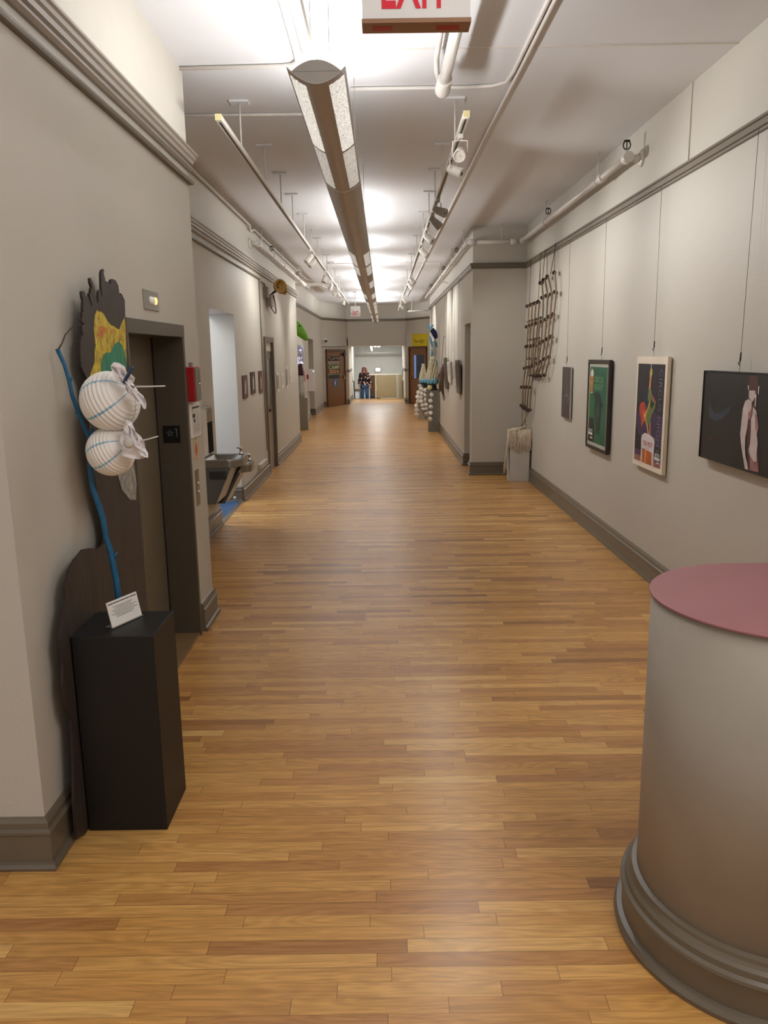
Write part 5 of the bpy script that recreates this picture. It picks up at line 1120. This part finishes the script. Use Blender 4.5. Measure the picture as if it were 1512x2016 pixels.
tag(w.build('door_notice'), 'small blue notice taped below the camp poster', 'notice')
# yellow sign
q0, q1 = onB(811, 683, .03), onB(840.5, 681, .03); zt = onB(826, 657, .03).z; zb = onB(826, 683, .03).z
q0.z = q1.z = zb; fr3 = Fr(q0, q1 - q0, (0, 0, 1)); ww, hh = (q1 - q0).length, zt - zb
w = MB(); w.prism(fr3.pts(rect(0, 0, ww, hh)), -fr3.n * .03, mat('sign_yellow', (214, 190, 20), .5, var=.08))
S = lambda L: [(a * ww, b * hh) for a, b in L]
for cx, cy in ((.17, .52), (.27, .43), (.38, .44)): lay(w, fr3, S(rect(cx - .035, cy - .045, cx + .035, cy + .045)), INK, .001)
for L in ([(.225, .98), (.225, .7)], [(.1, .37), (.42, .37)], [(.225, .38), (.24, .18), (.33, .2)], [(.36, .4), (.36, .22), (.25, .16)]): lay(w, fr3, S(band(L, .006)), mat('sign_ink', (104, 92, 24), .6), .001)
for k, (l, r) in enumerate(((.5, .84), (.46, .86), (.48, .82), (.55, .76))): lay(w, fr3, S(rect(l, .50 - .075 * k, r, .535 - .075 * k)), MATS['sign_ink'], .001)
tag(w.build('yellow_sign'), 'yellow sign panel with black squares above the far right door', 'sign')
# lift gate
gt = thing('lift_gate', 'beige wheelchair lift gate with pale posts across the top of the stairs', 'gate', (.2, 33.75, 0))
GB = mat('gate_beige', (168, 158, 126), .5, var=.03)
w = MB(); w.box(-.30, .52, 33.70, 33.75, .03, .97, GB); pnl = w.build('gate_panel', None, gt, bevel=.004)
for x0, x1 in ((-.38, -.30), (.52, .60), (.62, .67), (.68, .80)): w = MB(); w.box(x0, x1, 33.70, 33.78, 0, .98, mat('gate_post', (196, 190, 168), .5) if x0 < .6 else GB); w.build('post', None, gt, bevel=.004)
w = MB(); w.box(-.62, .66, 33.69, 33.80, .985, 1.02, mat('gate_cap', (234, 230, 216), .4)); w.build('top_rail', None, gt, bevel=.004)
for za, zb in ((.62, .82), (.05, .34)): w = MB(); w.box(-.305, -.275, 33.68, 33.70, za, zb, mat('hinge_grey', (150, 142, 116), .5)); w.build('hinge', None, gt)
w = MB(); w.box(-.345, -.32, 33.68, 33.70, .88, .92, INK); w.build('lock', None, gt)
# handrails
hr = thing('handrail', 'dark handrail going down on the left side of the far stairs', 'handrail', (-1.28, 33.8, .4))
w = MB(); w.tube([fy(692, 727, 33.3), fy(693.5, 751, 33.6), fy(696, 750, 33.72)], .014, 7, DARK); w.prism([fy(695.5, 750, 33.8), fy(697.5, 750, 33.8), fy(699.5, 786, 33.8), fy(697.5, 786, 33.8)], (0, .04, 0), DARK); w.build('rail', None, hr)
hr = thing('handrail', 'dark handrail beside the lift gate on the right of the stairs', 'handrail', (.8, 33.6, .4))
w = MB(); w.tube([(.79, 33.0, 1.22), (.79, 33.55, .9)], .014, 7, DARK); w.box(.785, .815, 33.5, 33.66, .1, .75, DARK); w.build('rail', None, hr)
# landing half wall
hwl = thing('landing_partition', 'low white partition with a grey cap beside the person on the stairs', 'partition', (-1.15, 36, 0))
a, b = fy(698.5, 768, 36), fy(711, 786, 36)
w = MB(); w.box(-1.34, b.x, 36.0, 36.06, -1.2, a.z - .05, COOL); w.build('panel', None, hwl)
w = MB(); w.box(-1.34, b.x + .02, 35.98, 36.08, a.z - .05, a.z + .05, TRIM).box(b.x - .06, b.x + .02, 35.97, 36.08, -1.2, a.z, TRIM); w.build('grey_cap', None, hwl)
# stair pipe and hanging lamps
p0, p1 = fy(694.5, 695, 37.5), fy(790.5, 694, 37.5)
w = MB(); w.tube([(-1.36, 37.5, p0.z), (.86, 37.5, p1.z)], .035, 10, PIPE); w.tube([(-.95, 37.5, p0.z), (-.95, 37.5, 2.5)], .01, 6, PIPE); tag(w.build('stair_pipe'), 'white horizontal pipe across the stairwell above the landing', 'pipe')
lm = thing('stair_lamp', 'cluster of bright lamp heads hanging at the top of the stair opening', 'light', (-.4, 33.0, 2.1))
LIT = mat('lamp_lit', (255, 252, 244), .4, emit=2.2)
Yl = 33.2
w = MB(); w.tube([fy(730, 679, Yl), fy(731, 683, Yl), fy(732.5, 691, Yl)], [.045, .05, .03], 10, LIT); w.build('lamp_head', None, lm)
for a, b in (((735.5, 681), (741, 682)), ((742.5, 681.5), (748.5, 682))): w = MB(); w.tube([fy(*a, Yl), fy(*b, Yl)], [.035, .04], 10, LIT); w.build('lamp_head', None, lm)
w = MB(); pa = fy(730, 678, Yl); pb_ = fy(749, 678, Yl); w.box(pa.x - .05, pb_.x, Yl - .04, Yl + .04, pa.z, OT, mat('lamp_base', (170, 130, 110), .5)); w.build('mount', None, lm)
a, b = fy(738, 723.5, 37.97), fy(749.5, 731.5, 37.97)
wl = thing('wall_light', 'bright rectangular wall light on the stairwell back wall', 'light', (a.x, 38, b.z))
w = MB(); w.box(a.x, b.x, 37.92, 38.0, b.z, a.z, mat('light_frame', (170, 150, 138), .5)); w.build('frame', None, wl)
w = MB(); w.box(a.x + .03, b.x - .02, 37.90, 37.925, b.z + .01, a.z - .03, mat('light_panel', (255, 248, 232), .4, emit=1.6)); w.build('diffuser', None, wl, bevel=.008)

# ---------------------------------------------------------------- person coming up the stairs
SKIN = mat('skin', (196, 150, 130), .5, var=.06)
def skin_mesh(verts, edges, radii, sub=2):
    me = bpy.data.meshes.new('s'); me.from_pydata([tuple(v) for v in verts], edges, [])
    ob = bpy.data.objects.new('s', me); COL.objects.link(ob)
    ob.modifiers.new('skin', 'SKIN'); 
    for i, r in enumerate(radii):
        sv = me.skin_vertices[0].data[i]; sv.radius = r if isinstance(r, tuple) else (r, r); sv.use_root = (i == 0)
    m2 = ob.modifiers.new('sub', 'SUBSURF'); m2.levels = sub; m2.render_levels = sub
    dg = bpy.context.evaluated_depsgraph_get(); dg.update()
    out = bpy.data.meshes.new_from_object(ob.evaluated_get(dg)); bpy.data.objects.remove(ob)
    return out
def link_skin(name, me, m, parent):
    me.materials.clear(); me.materials.append(m)
    for p in me.polygons: p.use_smooth = True
    o = bpy.data.objects.new(name, me); COL.objects.link(o); o.parent = parent; return o
GX, GY, GZ = -.83, 34.16, -.34
person = thing('person', 'person with long reddish hair, dark floral blouse and blue jeans on the stairs', 'person', (GX, GY, GZ))
# joints (x right, y depth (towards camera negative), z up)
J = [(0, 0, .93), (0, .01, 1.08), (0, .01, 1.25), (0, .01, 1.38), (0, 0, 1.45), (0, -.015, 1.52), (0, -.02, 1.60),       # 0..6 pelvis spine neck head
     (-.17, .01, 1.36), (-.22, .0, 1.10), (-.235, -.06, .87), (-.235, -.09, .79),                                          # 7..10 left arm
     (.17, .01, 1.36), (.225, .02, 1.10), (.235, -.03, .87), (.235, -.06, .79),                                            # 11..14 right arm
     (-.09, 0, .86), (-.095, -.02, .48), (-.1, .02, .09), (-.1, -.11, .03),                                                # 15..18 left leg
     (.09, 0, .86), (.10, -.08, .50), (.105, .06, .14), (.105, -.05, .06)]                                                 # 19..22 right leg lifted
Ed = [(0, 1), (1, 2), (2, 3), (3, 4), (4, 5), (5, 6), (3, 7), (7, 8), (8, 9), (9, 10), (3, 11), (11, 12), (12, 13), (13, 14), (0, 15), (15, 16), (16, 17), (17, 18), (0, 19), (19, 20), (20, 21), (21, 22)]
Rd = [(.14, .11), (.13, .10), (.14, .105), (.12, .09), .05, (.075, .085), (.07, .08), .055, .042, .03, (.036, .018), .055, .042, .03, (.036, .018), .085, .06, .042, .035, .085, .06, .042, .035]
vs = list(J); es = list(Ed); rs = list(Rd)
for hand, sgn in ((10, -1), (14, 1)):                           # five fingers per hand
    hx, hy, hz = J[hand]
    for k, (dx, ln_) in enumerate(((-.024, .055), (-.008, .065), (.008, .062), (.024, .05))):
        i0 = len(vs); vs.append((hx + dx * .4, hy - .006 + dx, hz - .03)); vs.append((hx + dx * .3 - sgn * .012, hy - .008 + dx, hz - .03 - ln_)); es += [(hand, i0), (i0, i0 + 1)]; rs += [.009, .007]
    i0 = len(vs); vs.append((hx - sgn * .025, hy - .03, hz - .005)); vs.append((hx - sgn * .03, hy - .045, hz - .04)); es += [(hand, i0), (i0, i0 + 1)]; rs += [.010, .008]
link_skin('body', skin_mesh(vs, es, rs), SKIN, person)
# face
w = MB(); hc = V((GX, GY - .02, GZ + 1.575))
w.tube([hc + V((0, -.088, .02)), hc + V((0, -.105, -.012))], [.008, .013], 7, SKIN); w.build('nose', None, person)
for s_ in (-1, 1): w = MB(); w.ball(hc + V((.028 * s_, -.078, .02)), .011, m=INK, n=8, h=6); w.build('eye', None, person)
w = MB(); w.ball(hc + V((0, -.084, -.042)), .022, .008, .007, mat('lips', (150, 84, 80), .5), 10, 6); w.build('mouth', None, person)
for s_ in (-1, 1): w = MB(); w.ball(hc + V((.078 * s_, 0, .005)), .012, .02, .03, SKIN, 8, 6); w.build('ear', None, person)
# clothes
def flower_mat():
    m = bpy.data.materials.new('floral_fabric'); m.use_nodes = True; nt = m.node_tree; b = nt.nodes['Principled BSDF']
    geo = nt.nodes.new('ShaderNodeNewGeometry'); vo = nt.nodes.new('ShaderNodeTexVoronoi'); vo.inputs['Scale'].default_value = 9; vo.inputs['Randomness'].default_value = 1
    nz = nt.nodes.new('ShaderNodeTexNoise'); nz.inputs['Scale'].default_value = 14
    nt.links.new(geo.outputs['Position'], nz.inputs['Vector']); nt.links.new(geo.outputs['Position'], vo.inputs['Vector'])
    ad = nt.nodes.new('ShaderNodeMath'); ad.operation = 'MULTIPLY_ADD'; ad.inputs[1].default_value = .5; nt.links.new(nz.outputs['Fac'], ad.inputs[0]); nt.links.new(vo.outputs['Distance'], ad.inputs[2])
    r = nt.nodes.new('ShaderNodeValToRGB'); e = r.color_ramp.elements; e[0].position = .42; e[0].color = lin((226, 198, 186)); e[1].position = .62; e[1].color = lin((30, 24, 32)); k = e.new(.54); k.color = lin((160, 118, 112))
    r.color_ramp.interpolation = 'CONSTANT'
    nt.links.new(ad.outputs[0], r.inputs['Fac']); nt.links.new(r.outputs['Color'], b.inputs['Base Color']); b.inputs['Roughness'].default_value = .8
    return m
FLO = flower_mat(); DEN = mat('denim', (58, 92, 132), .8, var=.25, vscale=20)
bj = [(0, 0, .96), (0, .01, 1.10), (0, .01, 1.26), (0, .01, 1.37), (0, .0, 1.43), (-.17, .01, 1.36), (-.225, .0, 1.10), (-.238, -.045, .92), (.17, .01, 1.36), (.23, .02, 1.10), (.238, -.015, .92), (0, 0, .85)]
link_skin('blouse', skin_mesh(bj, [(0, 1), (1, 2), (2, 3), (3, 4), (3, 5), (5, 6), (6, 7), (3, 8), (8, 9), (9, 10), (0, 11)], [(.185, .14), (.17, .13), (.175, .135), (.14, .105), .062, .078, .066, .055, .078, .066, .055, (.195, .15)]), FLO, person)
pj = [(0, 0, .93), (-.095, 0, .84), (-.1, -.02, .48), (-.103, .02, .10), (.095, 0, .84), (.105, -.08, .50), (.108, .06, .15)]
link_skin('jeans', skin_mesh(pj, [(0, 1), (1, 2), (2, 3), (0, 4), (4, 5), (5, 6)], [(.155, .125), .11, .085, .075, .11, .085, .075]), DEN, person)
for sx_, sy_, sz_ in ((-.1, -.06, .035), (.105, .0, .075)):
    w = MB(); w.ball((GX + sx_, GY + sy_, GZ + sz_), .045, .12, .038, mat('shoe_dark', (40, 36, 36), .6), 12, 8); w.build('shoe', None, person)
HAIR = mat('reddish_hair', (122, 78, 66), .6, var=.3, vscale=40, stretch=(5, 5, .6))
w = MB(); hc2 = V((GX, GY + .0, GZ))
prof = [(1.685, .015), (1.665, .06), (1.63, .098), (1.58, .115), (1.52, .122), (1.46, .135), (1.40, .15), (1.345, .15), (1.30, .12)]
vs = []; fs = []; n = 24
keep = lambda a, z: True
for z_, r in prof:
    for k in range(n + 1):
        a = -PI / 2 + .52 + (2 * PI - 1.04) * k / n if z_ < 1.655 else -PI / 2 + 2 * PI * k / n
        vs.append(V((GX + math.cos(a) * r, GY - .01 + math.sin(a) * r * .92, GZ + z_)))
m_ = n + 1
for i in range(len(prof) - 1):
    for k in range(n): fs.append((i * m_ + k, i * m_ + k + 1, (i + 1) * m_ + k + 1, (i + 1) * m_ + k))
w.add(vs, fs, HAIR, True); w.ball((GX, GY, GZ + 1.60), .09, .092, .085, HAIR, 14, 9)
hr_ = w.build('hair', None, person)
sd = hr_.modifiers.new('thick', 'SOLIDIFY'); sd.thickness = .018
w = MB(); w.tube([(GX - .236 + .032 * math.cos(t), GY - .055 + .032 * math.sin(t), GZ + .885) for t in [2 * PI * k / 12 for k in range(13)]], .007, 6, BLACK, False); w.build('wristwatch', None, person)
bag = thing('shoulder_bag', 'black bag beside the person on the stairs', 'bag', (GX + .32, GY, GZ))
w = MB(); w.lathe([(.06, 0), (.12, .03), (.13, .25), (.11, .42), (.06, .48), (0, .49)], (GX + .34, GY + .02, GZ), (0, 0, 1), 14, BLACK, .9, .55); w.build('bag_body', None, bag)
w = MB(); w.tube([(GX + .28, GY, GZ + .45), (GX + .265, GY - .05, GZ + .62), (GX + .25, GY - .07, GZ + .74), (GX + .30, GY - .04, GZ + .62), (GX + .38, GY, GZ + .45)], .01, 6, BLACK); w.build('strap', None, bag)

# ---------------------------------------------------------------- lights besides the pendant lamps
def area(name, loc, rot, sx_, sy_, e, col):
    ld = bpy.data.lights.new(name, 'AREA'); ld.shape = 'RECTANGLE'; ld.size = sx_; ld.size_y = sy_; ld.energy = e; ld.color = col
    o = bpy.data.objects.new(name, ld); COL.objects.link(o); o.location = loc; o.rotation_euler = rot; return o
area('hall_daylight', (-3.2, 9.25, 2.85), (0, 0, 0), 1.4, .8, 42, (.86, .92, 1.0))
area('stair_light', (-.3, 35.2, 2.45), (0, 0, 0), 1.6, 1.6, 78, (.97, .99, 1.0))
area('stair_passage', (-.3, 32.2, 2.14), (0, 0, 0), .6, 1.0, 34, (1, .99, .97))
area('added_lobby_fill', (1.3, .7, 3.62), (0, .45, 0), 1.3, 1.8, 70, (1.0, .985, .97))  # unseen fill added from the right to brighten the near left wall
area('added_ceiling_fill', (-.26, 1.3, 2.95), (PI, 0, 0),  .5, 1.6, 13, (.99, .99, 1.0))  # unseen upward fill, added to soften the shadow on the near ceiling
wd = bpy.data.worlds.new('lobby_ambient'); SC.world = wd; wd.use_nodes = True
bg = wd.node_tree.nodes['Background']; bg.inputs[0].default_value = (1.0, .97, .95, 1); bg.inputs[1].default_value = .62

# ---------------------------------------------------------------- camera and view
cd = bpy.data.cameras.new('camera'); co = bpy.data.objects.new('camera', cd); COL.objects.link(co)
cd.sensor_fit = 'VERTICAL'; cd.sensor_height = 36; cd.sensor_width = 27; cd.lens = F * 36 / 2016
co.matrix_world = Matrix(((RGT.x, UPV.x, -FWD.x, 0), (RGT.y, UPV.y, -FWD.y, 0), (RGT.z, UPV.z, -FWD.z, H), (0, 0, 0, 1)))
cd.clip_start = .05; cd.clip_end = 100
SC.camera = co
vs_ = SC.view_settings; vs_.view_transform = 'Standard'; vs_.look = 'None'; vs_.gamma = 1; vs_.use_curve_mapping = False; vs_.exposure = 0.14
